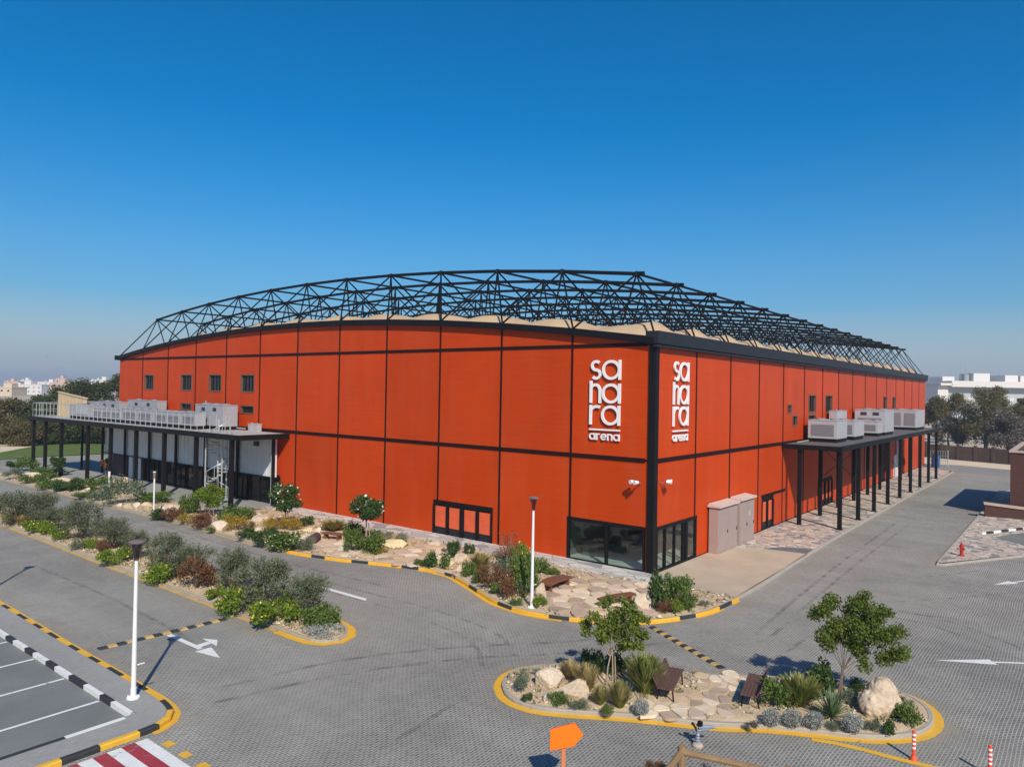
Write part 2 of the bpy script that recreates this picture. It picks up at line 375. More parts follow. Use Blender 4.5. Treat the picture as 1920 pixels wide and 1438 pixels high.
MT['ac'] = M('light grey enamelled casing', (.34, .33, .35), .5, 1.5, .08)
MT['acw'] = M('white enamelled casing', (.40, .39, .40), .45, 1.5, .1)
MT['grille'] = M('grey condenser grille', (.22, .215, .235), .6, 8, .12)
MT['vent'] = M('dark vent opening', (.03, .028, .03), .6)
MT['deck'] = M('grey deck screed', (.36, .345, .325), .9, .8, .14, fine=.06, bscale=12)
MT['galv'] = M('galvanised steel', (.46, .48, .47), .45, 4, .1, metal=.3)
MT['whitepanel'] = M('white ribbed cladding', (.66, .66, .655), .6, .8, .08)
MT['darkglass'] = M('dark reflective glass', (.006, .007, .009), .08, 1, .05, spec=.22)
MT['winglass'] = M('window glass with blinds behind', (.02, .028, .024), .08, 1.2, .4, spec=.4)
MT['frame'] = M('brown window frame', (.16, .075, .05), .5)
MT['glass'] = glass_mat('tinted shop glass', (.80, .85, .83))
MT['room'] = M('dim interior plaster', (.13, .13, .135), .8, .6, .2)
MT['floor'] = M('interior floor tile', (.72, .75, .68), .4, .8, .08)
MT['door'] = M('orange infill door panel', (.72, .115, .04), .5, 2, .12, fine=.10, bscale=18)
MT['cab'] = M('taupe cabinet paint', (.355, .265, .235), .55, 1.2, .07)
MT['cabtop'] = M('pale cabinet roof', (.58, .47, .40), .6)
MT['letter'] = M('white acrylic lettering', (.82, .80, .78), .4, 2, .02)
MT['pole'] = M('white lamp post paint', (.76, .74, .70), .45, 2, .05)
MT['lantern'] = M('brown lantern metal', (.17, .125, .115), .5, 3, .12)
MT['lglass'] = glass_mat('smoked lantern glass', (.42, .36, .34))
MT['wood'] = M('brown bench slat', (.105, .058, .043), .6, 2, .22, fine=.15, bscale=30, stretch=(1, 6, 6), rand=.2)
MT['rust'] = M('rusty weathering steel', (.17, .062, .028), .8, 3, .2, fine=.12, bscale=25)
MT['timber'] = M('weathered fence timber', (.24, .15, .072), .8, 2, .25, fine=.16, bscale=22, stretch=(1, 1, 1))
MT['orange'] = M('orange sign board', (1.0, .175, .003), .45, 2, .03)
MT['orangep'] = M('orange sign post', (.62, .20, .075), .5, 2, .08)
MT['brick'] = paver_mat('brown brick', (.066, .021, .015), (.092, .029, .020), (.085, .050, .040), .22, .075, 0, .01, .1, True)
MT['cap'] = M('buff coping stone', (.44, .34, .27), .85, 2, .1)
MT['bolred'] = M('orange red flexible post', (.80, .085, .03), .45)
MT['hyd'] = M('red hydrant paint', (.42, .025, .022), .45, 4, .12)
MT['grass'] = M('mown lawn', (.082, .118, .010), .95, .4, .25, fine=.22, bscale=8)
MT['bark'] = M('grey brown bark', (.16, .115, .08), .9, 4, .25, fine=.1, bscale=30)
MT['barkpale'] = M('pale bark', (.36, .28, .20), .9, 4, .2)
MT['cityw'] = M('white render', (.66, .62, .58), .85, .02, .06)
MT['cityp'] = M('pink render', (.56, .40, .33), .85, .02, .06)
MT['cityb'] = M('beige render', (.60, .48, .33), .85, .02, .06)
MT['cityg'] = M('pale grey glazing band', (.30, .33, .33), .35, .05, .1)
MT['pwall'] = M('brown boundary wall', (.085, .055, .045), .9, .5, .3, fine=.15, bscale=3)
MT['blue'] = M('blue plastic', (.02, .08, .26), .4)
MT['greyblue'] = M('blue grey painted metal', (.20, .24, .30), .45, 10, .2)
MT['pinkkerb'] = M('pinkish paving', (.42, .27, .22), .85, 2, .12)
def mark_mat():
    m, t, b = newmat('rubber tyre mark'); b.inputs['Base Color'].default_value = (.05, .05, .052, 1); b.inputs['Roughness'].default_value = .8
    ge = N(t, 'ShaderNodeNewGeometry'); no = N(t, 'ShaderNodeTexNoise'); no.inputs['Scale'].default_value = 1.4; no.inputs['Detail'].default_value = 6; t.links.new(ge.outputs['Position'], no.inputs[0])
    mr = N(t, 'ShaderNodeMapRange'); mr.inputs['From Min'].default_value = .4; mr.inputs['From Max'].default_value = .75; mr.inputs['To Max'].default_value = .36; t.links.new(no.outputs[0], mr.inputs['Value'])
    t.links.new(mr.outputs[0], b.inputs['Alpha']); return m
MT['mark'] = mark_mat()
def drift_mat():
    m, t, b = newmat('blown sand film'); b.inputs['Base Color'].default_value = (.46, .385, .285, 1); b.inputs['Roughness'].default_value = .95
    ge = N(t, 'ShaderNodeNewGeometry'); no = N(t, 'ShaderNodeTexNoise'); no.inputs['Scale'].default_value = .9; no.inputs['Detail'].default_value = 8; no.inputs['Roughness'].default_value = .65; t.links.new(ge.outputs['Position'], no.inputs[0])
    mr = N(t, 'ShaderNodeMapRange'); mr.inputs['From Min'].default_value = .45; mr.inputs['From Max'].default_value = .8; mr.inputs['To Max'].default_value = .75; t.links.new(no.outputs[0], mr.inputs['Value'])
    t.links.new(mr.outputs[0], b.inputs['Alpha']); return m
MT['drift'] = drift_mat()
# ------------------------------------------------------------------ the ground
def structure(mb, name, mats, smooth=False): return mb.build(name, mats, kind='structure', smooth=smooth)
BED = 0.12
mb = MB(); mb.sheet([(-1500, -1500), (2500, -1500), (2500, 2500), (-1500, 2500)], -0.06); structure(mb, 'ground', MT['earth'])
mb = MB(); mb.sheet([(-75, -70), (88.5, -70), (88.5, -24), (89.5, -9.5), (91.5, -4), (89.5, 3), (87, 6), (87, 66), (30, 92.5), (8.2, 90.0), (-3.2, 90.8), (-30, 96), (-75, 104)], 0.0)
structure(mb, 'road', MT['pave'])

# -- bed along the arena: one long kerb from the far left, round the corner, to the far right
A = [(-10.3, 96), (-9.9, 74), (-9.6, 60), (-9.5, 44.5), (-9.45, 31), (-9.8, 23.4), (-9.75, 19.3), (-9.0, 15.4), (-7.85, 12.2), (-7.25, 9.7), (-7.25, 8.3), (-8.2, 6.0), (-9.45, 3.3), (-9.75, 1.7), (-9.55, .1), (-9.0, -1.3), (-7.6, -3.3), (-5.9, -4.4), (-4.1, -5.05), (-1.2, -5.25), (3.3, -5.25), (9.3, -5.05), (18.3, -4.85), (33.6, -4.75), (52, -4.7), (76, -4.7)]
Aend = [(79.5, -4.3), (81.3, -2.6), (81.8, -0.4)]
AL = smooth_line(A + Aend, .9)
mb = MB(); kerb(mb, AL, .16, .14); structure(mb, 'kerb', MT['conc'])
# painted blocks of the same kerb from the planting to the corner, a plain yellow line further out
iA0 = min(range(len(AL)), key=lambda i: abs(AL[i][0] + 9.75) + abs(AL[i][1] - 19.3)); iA1 = min(range(len(AL)), key=lambda i: abs(AL[i][0] + 1.0) + abs(AL[i][1] + 5.25))
seg = smooth_line(AL[iA0:iA1 + 1], .3)
mb = MB(); kerb(mb, offset_line(seg, -.03), .09, .146, block=.5, mats=(0, 0, 0, 0, 1, 1)); structure(mb, 'painted_kerb', [MT['yellow'], MT['blackp']])
mb = MB(); la, lb = offset_line(seg, -.035), offset_line(seg, -.16); sm = 0
for i in range(len(seg) - 1):
    dl = math.hypot(seg[i + 1][0] - seg[i][0], seg[i + 1][1] - seg[i][1])
    if int((sm + dl / 2) / .5) % 6 < 4: mb.add([(*la[i], .005), (*la[i + 1], .005), (*lb[i + 1], .005), (*lb[i], .005)], [(0, 1, 2, 3)])
    sm += dl
structure(mb, 'yellow_line', MT['yellow'])
isg = [i for i, p in enumerate(seg) if p[1] < 9.5 and p[1] > -1.0]; sg = seg[isg[0]:isg[-1]]
mb = MB(); ribbon(mb, offset_line(sg, -.03), offset_line(sg, -.26), .006)
structure(mb, 'yellow_line', MT['yellow'])
seg2 = AL[:iA0 + 1]
mb = MB(); ribbon(mb, offset_line(seg2, -.03), offset_line(seg2, -.2), .006); structure(mb, 'yellow_line', MT['ochre'])
# fill of the bed: sandy soil, slab strip by the wall, flagged terraces, concrete pad, crazy paving under the right canopy
inner = offset_line(AL, .15)
i34 = min(range(len(inner)), key=lambda i: abs(inner[i][0] + 9.4) + abs(inner[i][1] - 75))
bed = [p for p in inner[i34:] if p[0] < -1.2] + [(-1.2, -5.1), (-1.2, -.3), (-1.9, -.3), (-1.9, 33.5), (-5.2, 33.5), (-5.2, 62), (-6.2, 70), (-8, 74)]
def disp_fill(name, poly, z, mat, amp=.05, step=.55):
    """soil surface as a gently uneven grid clipped to the polygon"""
    bm = bmesh.new(); vs = [bm.verts.new((x, y, z)) for x, y in poly]; bm.faces.new(vs)
    xs = [p[0] for p in poly]; ys = [p[1] for p in poly]
    for ax, lo, hi in ((0, min(xs), max(xs)), (1, min(ys), max(ys))):
        k = lo + step
        while k < hi:
            co = (k, 0, 0) if ax == 0 else (0, k, 0); no = (1, 0, 0) if ax == 0 else (0, 1, 0)
            bmesh.ops.bisect_plane(bm, geom=bm.verts[:] + bm.edges[:] + bm.faces[:], plane_co=co, plane_no=no); k += step
    bnd = {v for e in bm.edges if len(e.link_faces) == 1 for v in e.verts}
    for v in bm.verts:
        if v not in bnd: v.co.z += amp * (1 + mnoise.noise(Vector((v.co.x * .7, v.co.y * .7, 0)))) + amp * .4 * mnoise.noise(v.co * 3)
    me = bpy.data.meshes.new(name); bm.to_mesh(me); bm.free(); me.materials.append(mat)
    me.polygons.foreach_set('use_smooth', [True] * len(me.polygons))
    o = bpy.data.objects.new(name, me); COL.objects.link(o); o['kind'] = 'structure'; return o
disp_fill('planting_bed', bed, BED, MT['sand'])
mb = MB(); mb.sheet([(-1.9, -1.2), (-.0, -1.2), (-.0, 34), (-1.9, 34)], BED + .09); 
for y0, y1 in ((-1.2, 34),): mb.box(-2.0, -1.9, y0, y1, 0, BED + .094)
structure(mb, 'slab_strip', MT['greyflag'])
mb = MB(); mb.sheet([(-5.2, 34), (1.5, 34), (1.5, 68), (-2, 72), (-5.2, 66)], BED - .004); mb.box(-5.26, -5.2, 34, 66, 0, BED)
structure(mb, 'terrace', MT['paveL'])
mb = MB(); mb.sheet([(-1.2, -5.1), (11.4, -4.9), (11.0, -2.2), (9.6, 0.0), (-.0, 0.0), (-1.2, -1.2)], BED + .02); structure(mb, 'concrete_pad', MT['pad'])
mb = MB(); mb.sheet([(11.4, -4.9), (18.3, -4.68), (33.6, -4.58), (52, -4.53), (76, -4.53), (79.4, -4.1), (81.1, -2.5), (81.6, -.4), (86.9, -.05), (9.6, -.05), (11.0, -2.2)], BED + .012); structure(mb, 'crazy_paving', MT['crazy'])
mb = MB(); mb.sheet([(11.4, -4.88), (13.2, -4.82), (12.4, -3.0), (11.0, -2.2)], BED + .017); structure(mb, 'cobble_band', M('dark cobble band', (.13, .13, .135), .9, 3, .2, fine=.2, bscale=14))

# -- crazy-paved flagstones as real slabs: each terrace is laid stone by stone
def voronoi_cells(poly_pts, bounds, inside, shrink=.05, rnd=random):
    """clip a big square by bisectors: returns irregular convex cells"""
    cells = []
    for i, p in enumerate(poly_pts):
        c = [(bounds[0], bounds[2]), (bounds[1], bounds[2]), (bounds[1], bounds[3]), (bounds[0], bounds[3])]
        near = sorted(range(len(poly_pts)), key=lambda k: (poly_pts[k][0] - p[0]) ** 2 + (poly_pts[k][1] - p[1]) ** 2)[1:14]
        for k in near:
            q = poly_pts[k]; mx, my = (p[0] + q[0]) / 2, (p[1] + q[1]) / 2; nx, ny = q[0] - p[0], q[1] - p[1]
            out = []
            for a in range(len(c)):
                A_, B_ = c[a], c[(a + 1) % len(c)]
                da = (A_[0] - mx) * nx + (A_[1] - my) * ny; db = (B_[0] - mx) * nx + (B_[1] - my) * ny
                if da <= 0: out.append(A_)
                if da * db < 0:
                    t = da / (da - db); out.append((A_[0] + (B_[0] - A_[0]) * t, A_[1] + (B_[1] - A_[1]) * t))
            c = out
            if len(c) < 3: break
        if len(c) < 3 or not inside(*p): continue
        cells.append((p, c))
    return cells
def in_poly(poly):
    def f(x, y):
        r = False; n = len(poly)
        for i in range(n):
            (x1, y1), (x2, y2) = poly[i], poly[(i + 1) % n]
            if (y1 > y) != (y2 > y) and x < (x2 - x1) * (y - y1) / (y2 - y1) + x1: r = not r
        return r
    return f
FLAGS = []
def flagstones(name, poly, size, z, mats, seed, h=.05):
    FLAGS.append(in_poly(poly))
    rnd = random.Random(seed); xs = [p[0] for p in poly]; ys = [p[1] for p in poly]; ins = in_poly(poly)
    b = (min(xs) - 1, max(xs) + 1, min(ys) - 1, max(ys) + 1); pts = []
    x = b[0]
    r = 0
    while x < b[1]:
        y = b[2] + (size * .5 if r % 2 else 0)
        while y < b[3]:
            pts.append((x + rnd.uniform(-.33, .33) * size, y + rnd.uniform(-.36, .36) * size)); y += size
        x += size * .82; r += 1
    mb = MB()
    for p, c in voronoi_cells(pts, b, ins):
        cx = sum(q[0] for q in c) / len(c); cy = sum(q[1] for q in c) / len(c); k = rnd.uniform(.84, .92)
        pl = [(cx + (q[0] - cx) * k, cy + (q[1] - cy) * k) for q in c]
        # round the corners by chaikin cuts
        for _ in range(2):
            o2 = []
            for i in range(len(pl)):
                a_, b_ = pl[i], pl[(i + 1) % len(pl)]
                o2 += [(a_[0] * .78 + b_[0] * .22, a_[1] * .78 + b_[1] * .22), (a_[0] * .22 + b_[0] * .78, a_[1] * .22 + b_[1] * .78)]
            pl = o2
        top = z + h + rnd.uniform(-.008, .008)
        mb.prism(pl, z - .05, top, rnd.randrange(len(mats)))
    return mb.build(name, mats, kind='structure')
ST = [MT['stone'], M('honey flagstone', (.57, .42, .255), .85, 2.2, .16, fine=.08, bscale=22, bump=.4, rand=.14), M('pinkish flagstone', (.52, .385, .29), .85, 2.2, .16, fine=.08, bscale=22, bump=.4, rand=.14), MT['stone'], M('brown flagstone', (.42, .31, .22), .85, 2.2, .2, fine=.1, bscale=22, bump=.4, rand=.14)]
flagstones('flagstone_terrace', [(-9.2, -1.0), (-8.8, 1.6), (-6.6, 2.6), (-2.3, 2.4), (-2.2, -1.0), (-4.4, -2.0), (-6.3, -3.6), (-7.4, -3.0)], .95, BED + .06, ST, 3)
flagstones('flagstone_terrace', [(-8.8, 17.5), (-7.9, 13.0), (-7.2, 9.9), (-2.3, 9.4), (-2.3, 14.3), (-6.2, 14.5), (-6.4, 17.0), (-4.6, 17.6), (-4.4, 21.5), (-8.2, 21.2)], 1.0, BED + .06, ST, 7)

# -- rounded kerbed median with the olive hedge
B1 = [(-18.0, 110), (-18.05, 60), (-18.1, 41), (-18.2, 33), (-18.35, 23.4), (-18.4, 15), (-18.5, 8.3), (-18.5, 6.3), (-18.45, 5.4), (-18.15, 4.75), (-17.5, 4.4), (-16.75, 4.65), (-16.2, 5.3), (-15.9, 6.3), (-15.75, 8), (-15.5, 12.6), (-15.2, 18), (-14.8, 24.6), (-14.5, 32.8), (-14.5, 42), (-14.5, 60), (-14.5, 110)]
BL = smooth_line(B1, .5)
yl = offset_line(BL, .0); kl = offset_line(BL, .24)
mb = MB(); ribbon(mb, yl, kl, .006); structure(mb, 'yellow_line', MT['ochre'])
tip = [i for i, p in enumerate(BL) if p[1] < 8.0]
mb = MB(); ribbon(mb, [offset_line(BL, -.1)[i] for i in tip], offset_line(kl, .07)[tip[0]:tip[-1] + 1] and [offset_line(BL, .26)[i] for i in tip], .011); structure(mb, 'yellow_line', MT['yellow'])
mb = MB(); kerb(mb, kl, .10, .11); structure(mb, 'kerb', MT['conc'])
disp_fill('median_bed', [p for p in offset_line(kl, .13) if p[1] < 62] + [], .10, MT['sand'], .06)

# -- rounded island in the foreground
D1 = [(-16.95, -2.85), (-16.2, -2.42), (-15.4, -2.32), (-14.5, -2.62), (-13.5, -3.5), (-12.5, -5.2), (-11.45, -7.05), (-10.85, -8.1), (-9.5, -10.0), (-8.4, -11.75), (-8.0, -12.75), (-8.1, -13.6), (-8.5, -14.35), (-9.25, -14.9), (-10.2, -15.12), (-11.1, -15.02), (-11.9, -14.65), (-12.65, -13.95), (-13.15, -13.15), (-13.6, -12.2), (-14.25, -11.0), (-15.1, -9.8), (-16.25, -7.55), (-17.3, -5.85), (-17.7, -4.9), (-17.7, -4.05), (-17.4, -3.35)]
DL = smooth_line(D1, .35, True)[::-1]
k1 = offset_line(DL, .27, True)
mb = MB(); ribbon(mb, DL, k1, .006, True); structure(mb, 'yellow_line', MT['yellow'])
mb = MB(); kerb(mb, k1, .15, .13, True); structure(mb, 'kerb', MT['conc'])
isl = offset_line(k1, .14, True)
disp_fill('island_bed', isl, .11, MT['sand'], .05, .4)
flagstones('flagstone_path', [(-11.35, -7.75), (-10.7, -8.85), (-10.85, -10.1), (-11.7, -9.6), (-13.4, -9.75), (-14.45, -9.9), (-15.2, -8.9), (-15.9, -7.75), (-15.0, -7.1), (-14.2, -8.35), (-12.7, -8.3)], .58, .14, ST, 11, .045)
fl = smooth_line([tuple(g(*q_))[:2] for q_ in ((1521, 1383), (1560, 1389), (1610, 1400), (1697, 1423), (1775, 1441), (1860, 1464))], .4)
ribbon_mb = MB(); ribbon(ribbon_mb, fl, offset_line(fl, -.22), .012); structure(ribbon_mb, 'yellow_line', MT['yellow'])

# -- pavement and car park at the lower left
C1 = [(-23.9, 60), (-24.0, 36), (-24.15, 20), (-24.28, 12), (-24.3, 8.2), (-24.33, 6), (-24.35, 4.8), (-24.42, 3.9), (-24.6, 3.2), (-24.95, 2.72), (-25.45, 2.45), (-26.1, 2.38), (-27.0, 2.36), (-29, 2.33), (-40, 2.3)]
CL = smooth_line(C1, .3)[::-1]
mb = MB(); 
ic = min(range(len(CL)), key=lambda i: abs(CL[i][0] + 25.7) + abs(CL[i][1] - 2.4))
ribbon(mb, CL[ic:], offset_line(CL, .2)[ic:], .006); structure(mb, 'yellow_line', MT['yellow'])
ck = offset_line(CL, .2)
mb = MB(); kerb(mb, ck, .18, .15, block=.92, mats=(0, 1)); structure(mb, 'painted_kerb', [MT['yellow'], MT['blackp']])
ci = offset_line(ck, .19)
pv = [p for p in ci if p[0] > -36] + [(-25.8, 60), (-25.8, 4.05), (-36, 4.0)]
mb = MB(); mb.sheet([(-36, 2.7)] + [p for p in ci if -36 < p[0]] + [(-25.625, 60), (-25.625, 3.895), (-36, 3.895)], .146); structure(mb, 'pavement', MT['paveL'])
pk = [(-25.62, 60), (-25.62, 4.05)]
pl = [(-25.62, 60 - i * .4) for i in range(int((60 - 3.95) / .4) + 1)]
mb = MB(); kerb(mb, pl[::-1], .18, .165, block=.42, mats=(0, 0, 0, 1, 1)); structure(mb, 'painted_kerb', [MT['white'], MT['blackp']])
pl2 = [(-36 + i * .4, 3.9) for i in range(26)]
mb = MB(); kerb(mb, pl2[::-1], .17, .165, block=1.6, mats=(0, 1)); structure(mb, 'painted_kerb', [MT['white'], MT['blackp']])
mb = MB(); mb.sheet([(-60, 4.0), (-25.8, 4.0), (-25.8, 60), (-60, 60)], .012); structure(mb, 'car_park', MT['asph'])
mb = MB()
for k in range(12):
    y = 5.85 + k * 2.72
    mb.sheet([(-31, y), (-25.85, y), (-25.85, y + .12), (-31, y + .12)], .018)
structure(mb, 'bay_lines', MT['white'])
# zebra crossing: red and white bands in front of the kerb
mb = MB(); mr = MB(); xe = -26.02
for k in range(26):
    w_ = .34 if k == 0 else .37
    (mb if k % 2 == 0 else mr).sheet([(xe, -4.5), (xe, 2.34), (xe - w_, 2.34), (xe - w_, -4.5)], .012); xe -= w_
structure(mb, 'crossing_paint', MT['white']); structure(mr, 'crossing_paint', MT['redp'])
mb = MB()
for k in range(5): mb.sheet([(-25.92, 1.75 - k * .92), (-25.66, 1.75 - k * .92), (-25.66, 1.4 - k * .92), (-25.92, 1.4 - k * .92)], .009)
structure(mb, 'crossing_paint', MT['yellow'])

# -- road paint
mb = MB()
def gpoly(pts, z=.008): mb.sheet([tuple(g(*p, z))[:2] for p in pts], z)
def arrow(tail, head, w, hw, hl):
    t, h = Vector(tail), Vector(head); d = (h - t).normalized(); n = Vector((-d.y, d.x)); b = h - d * hl
    mb.sheet([tuple(q) for q in (t - n * w, b - n * w, b - n * hw, h, b + n * hw, b + n * w, t + n * w)], .008)
def g2(px, py): return tuple(g(px, py, .008))[:2]
gpoly([(311, 1190.5), (321, 1188), (381, 1214), (372, 1217)]); gpoly([(365, 1221), (396, 1212.5), (413, 1233)], .0085)
gpoly([(362, 1211), (371, 1214.5), (397, 1205.5), (388, 1202.5)], .0075); gpoly([(379, 1196.5), (408, 1199), (406.5, 1211)], .0085)
gpoly([(592, 1099), (594, 1096), (688, 1122), (685, 1126)])
arrow(g2(1990, 1245), g2(1752, 1237), .07, .28, 2.2)
arrow(g2(1990, 1080), g2(1863, 1096), .07, .28, 1.6)
structure(mb, 'road_arrow', MT['white'])

mb = MB()
for pts, w_ in (([(1640, 1150), (1760, 1178), (1920, 1240)], .16), ([(1655, 1140), (1780, 1166), (1940, 1226)], .16), ([(1560, 1120), (1690, 1128), (1900, 1112)], .15), ([(1420, 1190), (1500, 1120), (1600, 1040), (1690, 975)], .2), ([(1445, 1200), (1525, 1128), (1622, 1048), (1705, 985)], .2),
                ([(420, 1290), (640, 1240), (860, 1215), (1050, 1205), (1250, 1185)], .22), ([(400, 1320), (650, 1265), (880, 1236), (1060, 1226), (1270, 1205)], .22), ([(560, 1080), (700, 1115), (830, 1150), (930, 1190), (960, 1230)], .2), ([(540, 1092), (690, 1130), (800, 1165), (880, 1205), (900, 1250)], .2),
                ([(300, 985), (420, 1022), (560, 1062), (720, 1100)], .2), ([(1580, 1090), (1700, 1085), (1840, 1070)], .12), ([(60, 1060), (220, 1130), (380, 1215)], .2), ([(700, 1420), (840, 1330), (900, 1290)], .2), ([(1480, 1222), (1560, 1172), (1660, 1150), (1790, 1160)], .18)):
    ln_ = smooth_line([tuple(g(*q_))[:2] for q_ in pts], .5); ribbon(mb, ln_, offset_line(ln_, w_), .004)
structure(mb, 'tyre_marks', MT['mark'])
mb = MB()
ribbon(mb, offset_line(AL, -.27), offset_line(AL, -1.0), .0035); ribbon(mb, offset_line(BL, -.01), offset_line(BL, -.7), .0035); ribbon(mb, offset_line(DL, -.01, True), offset_line(DL, -.55, True), .0035, True); ribbon(mb, offset_line(CL, -.01), offset_line(CL, -.7), .0035)
structure(mb, 'sand_drift', MT['drift'])
# -- speed humps: rows of black and yellow rubber blocks, each row one bolted strip
def speed_hump(p, q, n, label):
    p, q = Vector((*p, 0)), Vector((*q, 0)); d = (q - p); L = d.length; d.normalize(); nrm = Vector((-d.y, d.x, 0))
    o = thing('speed_hump', label, 'speed hump', tuple(p)); st = L / n
    for mi, nm, mat in ((0, 'black_block', MT['blackp']), (1, 'yellow_block', MT['ochre'])):
        for i in range(n):
            if i % 2 != mi: continue
            a = p + d * (i * st + .02); b = p + d * ((i + 1) * st - .02); m2 = MB(); w = .17
            vs = []
            for e in (a, b):
                for s_, z_ in ((-w, .006), (-w * .55, .055), (w * .55, .055), (w, .006)): vs.append(e + nrm * s_ + Vector((0, 0, z_)))
            m2.add(vs, [(0, 1, 5, 4), (1, 2, 6, 5), (2, 3, 7, 6), (0, 3, 2, 1), (4, 5, 6, 7), (0, 4, 7, 3)])
            m2.build(nm, mat, o)
speed_hump(g2(183, 1217), g2(424, 1160), 15, 'black and yellow rubber speed hump across the lane beside the olive hedge')
speed_hump(g2(1222, 1175), g2(1356, 1253), 17, 'black and yellow rubber speed hump between the arena corner and the rounded island')

# -- right hand side: paved corner with kerb, parking, hydrant side
E1 = [(60, -11.3), (40, -11.4), (25, -11.45), (15.2, -11.47), (14.2, -11.55), (14.4, -12.0), (20.8, -15.5), (32, -21.5), (45, -28)]
EL = E1[::-1]
mb = MB(); kerb(mb, EL[::1], -.14, .12)
structure(mb, 'kerb', MT['conc'])
mb = MB(); ribbon(mb, offset_line(EL, .02), offset_line(EL, .7), .0035)
structure(mb, 'sand_drift', MT['drift'])
mb = MB(); mb.sheet([(60, -11.44), (40, -11.54), (25, -11.58), (15.2, -11.6), (14.5, -11.7), (20.8, -15.3), (32, -21.3), (45, -27.8), (60, -27.8)], .116); structure(mb, 'crazy_paving', MT['crazy'])
mb = MB(); mb.sheet([(26.8, -13.5), (34, -16.6), (34, -24), (31, -20.2), (24.2, -15.6)], .13); structure(mb, 'car_park', MT['asph'])
kl_ = [(27.3 + i * .42, -12.5 - i * .2) for i in range(22)]
mb = MB(); kerb(mb, kl_[::-1], .2, .27, block=.95, mats=(0, 1), z0=.1); structure(mb, 'painted_kerb', [MT['white'], MT['blackp']])
# sand and lawn beyond the ends of the building
mb = MB(); mb.sheet([(88.6, -60), (100, -60), (98.4, -9.8), (104.5, 2.5), (107, 30), (87, 40), (87, 6.2), (89.6, 3.2), (91.6, -4), (89.6, -9.5)], .02); structure(mb, 'sand_strip', MT['sandline'])
def gz(pts, z): return [tuple(g(px, py, z))[:2] for px, py in pts]
mb = MB(); mb.sheet(gz([(-120, 876), (0, 862), (60, 857), (190, 851), (330, 846), (330, 812), (190, 824), (100, 829), (0, 847), (-120, 862)], .03), .03); structure(mb, 'lawn', MT['grass'])
mb = MB(); mb.sheet(gz([(-120, 863), (0, 848), (100, 830), (190, 825), (330, 813), (330, 802), (190, 815), (100, 821), (0, 838), (-120, 852)], .04), .04); structure(mb, 'sand_strip', MT['sandline'])
# ------------------------------------------------------------------ the arena
LY, LX, MOD = 64.8, 86.7, 5.4
MX = LX / 16
def arch(y): return 15.22 - 2.2 * ((y - 32.4) / 32.4) ** 2
arena = thing('arena_building', 'large terracotta arena with black joints, arched eaves and a black space frame roof', 'arena')
def rects_minus(rects, holes):
    for h in holes:
        out = []
        for r in rects:
            x0, x1, z0, z1 = r; a0, a1, b0, b1 = h
            if a1 <= x0 or a0 >= x1 or b1 <= z0 or b0 >= z1: out.append(r); continue
            if a0 > x0: out.append((x0, a0, z0, z1))
            if a1 < x1: out.append((a1, x1, z0, z1))
            m0, m1 = max(a0, x0), min(a1, x1)
            if b0 > z0: out.append((m0, m1, z0, b0))
            if b1 < z1: out.append((m0, m1, b1, z1))
        rects = out
    return rects
# openings: (along, along, z, z)
LH = {'glass': (.42, 5.55, BED, 2.63), 'door': (11.3, 16.62, BED, 2.45),
      'w': [(38.6, 40.7, 9.5, 11.02), (43.98, 46.1, 9.5, 11.02), (49.3, 51.35, 9.5, 11.02), (56.95, 58.95, 9.5, 11.0), (38.6, 40.65, 7.6, 8.28), (49.3, 51.3, 7.6, 8.24)]}
RH = {'glass': (.45, 5.7, BED, 2.63), 'door': (17.1, 19.7, BED, 2.5), 'door2': (31.4, 36.2, BED, 2.6), 'gate': (56.4, 60.2, BED, 5.3), 'gate2': (69.8, 71.6, BED, 5.2),
      'w': [(28.35, 30.45, 8.63, 10.1), (28.35, 30.4, 7.65, 8.4), (33.5, 35.75, 8.6, 10.1), (22.75, 23.7, 8.62, 9.3), (24.05, 25.25, 7.6, 8.4), (57.8, 59.8, 8.64, 10.12), (57.85, 59.95, 7.53, 8.43), (63.0, 64.9, 8.64, 10.08)]}
TH = .28
holesL = [LH['glass'], LH['door']] + LH['w']; holesR = [RH['glass'], RH['door'], RH['door2'], RH['gate'], RH['gate2']] + RH['w']
J = .055
mb = MB()
for k in range(12):
    y0, y1 = k * MOD + J, (k + 1) * MOD - J
    for z0, z1 in ((BED, 6.3), (6.3, 12.7)):
        for r in rects_minus([(y0, y1, z0 + (.0 if z0 < 1 else J), z1 - J)], holesL): mb.box(0, TH, r[0], r[1], r[2], r[3])
    n = 5; top = [(y0 + (y1 - y0) * i / n, arch(y0 + (y1 - y0) * i / n) - .3) for i in range(n + 1)]
    if min(t[1] for t in top) > 12.78:
        mb.prism([(y0, 12.7 + J), (y1, 12.7 + J)] + top[::-1], 0, TH, 0, lambda u, v, w: (w, u, v))
    else:
        tt = [(u, max(v, 12.78)) for u, v in top]
        mb.prism([(y0, 12.7 + J), (y1, 12.7 + J)] + tt[::-1], 0, TH, 0, lambda u, v, w: (w, u, v))
mb.build('wall', MT['red'], arena)
mb = MB()
for k in range(16):
    x0, x1 = k * MX + J, (k + 1) * MX - J
    for z0, z1 in ((BED, 6.3), (6.3, 12.75)):
        for r in rects_minus([(x0, x1, z0 + (0 if z0 < 1 else J), z1 - J)], holesR): mb.box(r[0], r[1], 0, TH, r[2], r[3])
mb.build('wall', MT['red'], arena)
mb = MB(); mb.box(.3, LX, LY - .3, LY, 0, 13.0); mb.box(LX - .3, LX, .3, LY, 0, 13.0); mb.build('wall', MT['red'], arena)
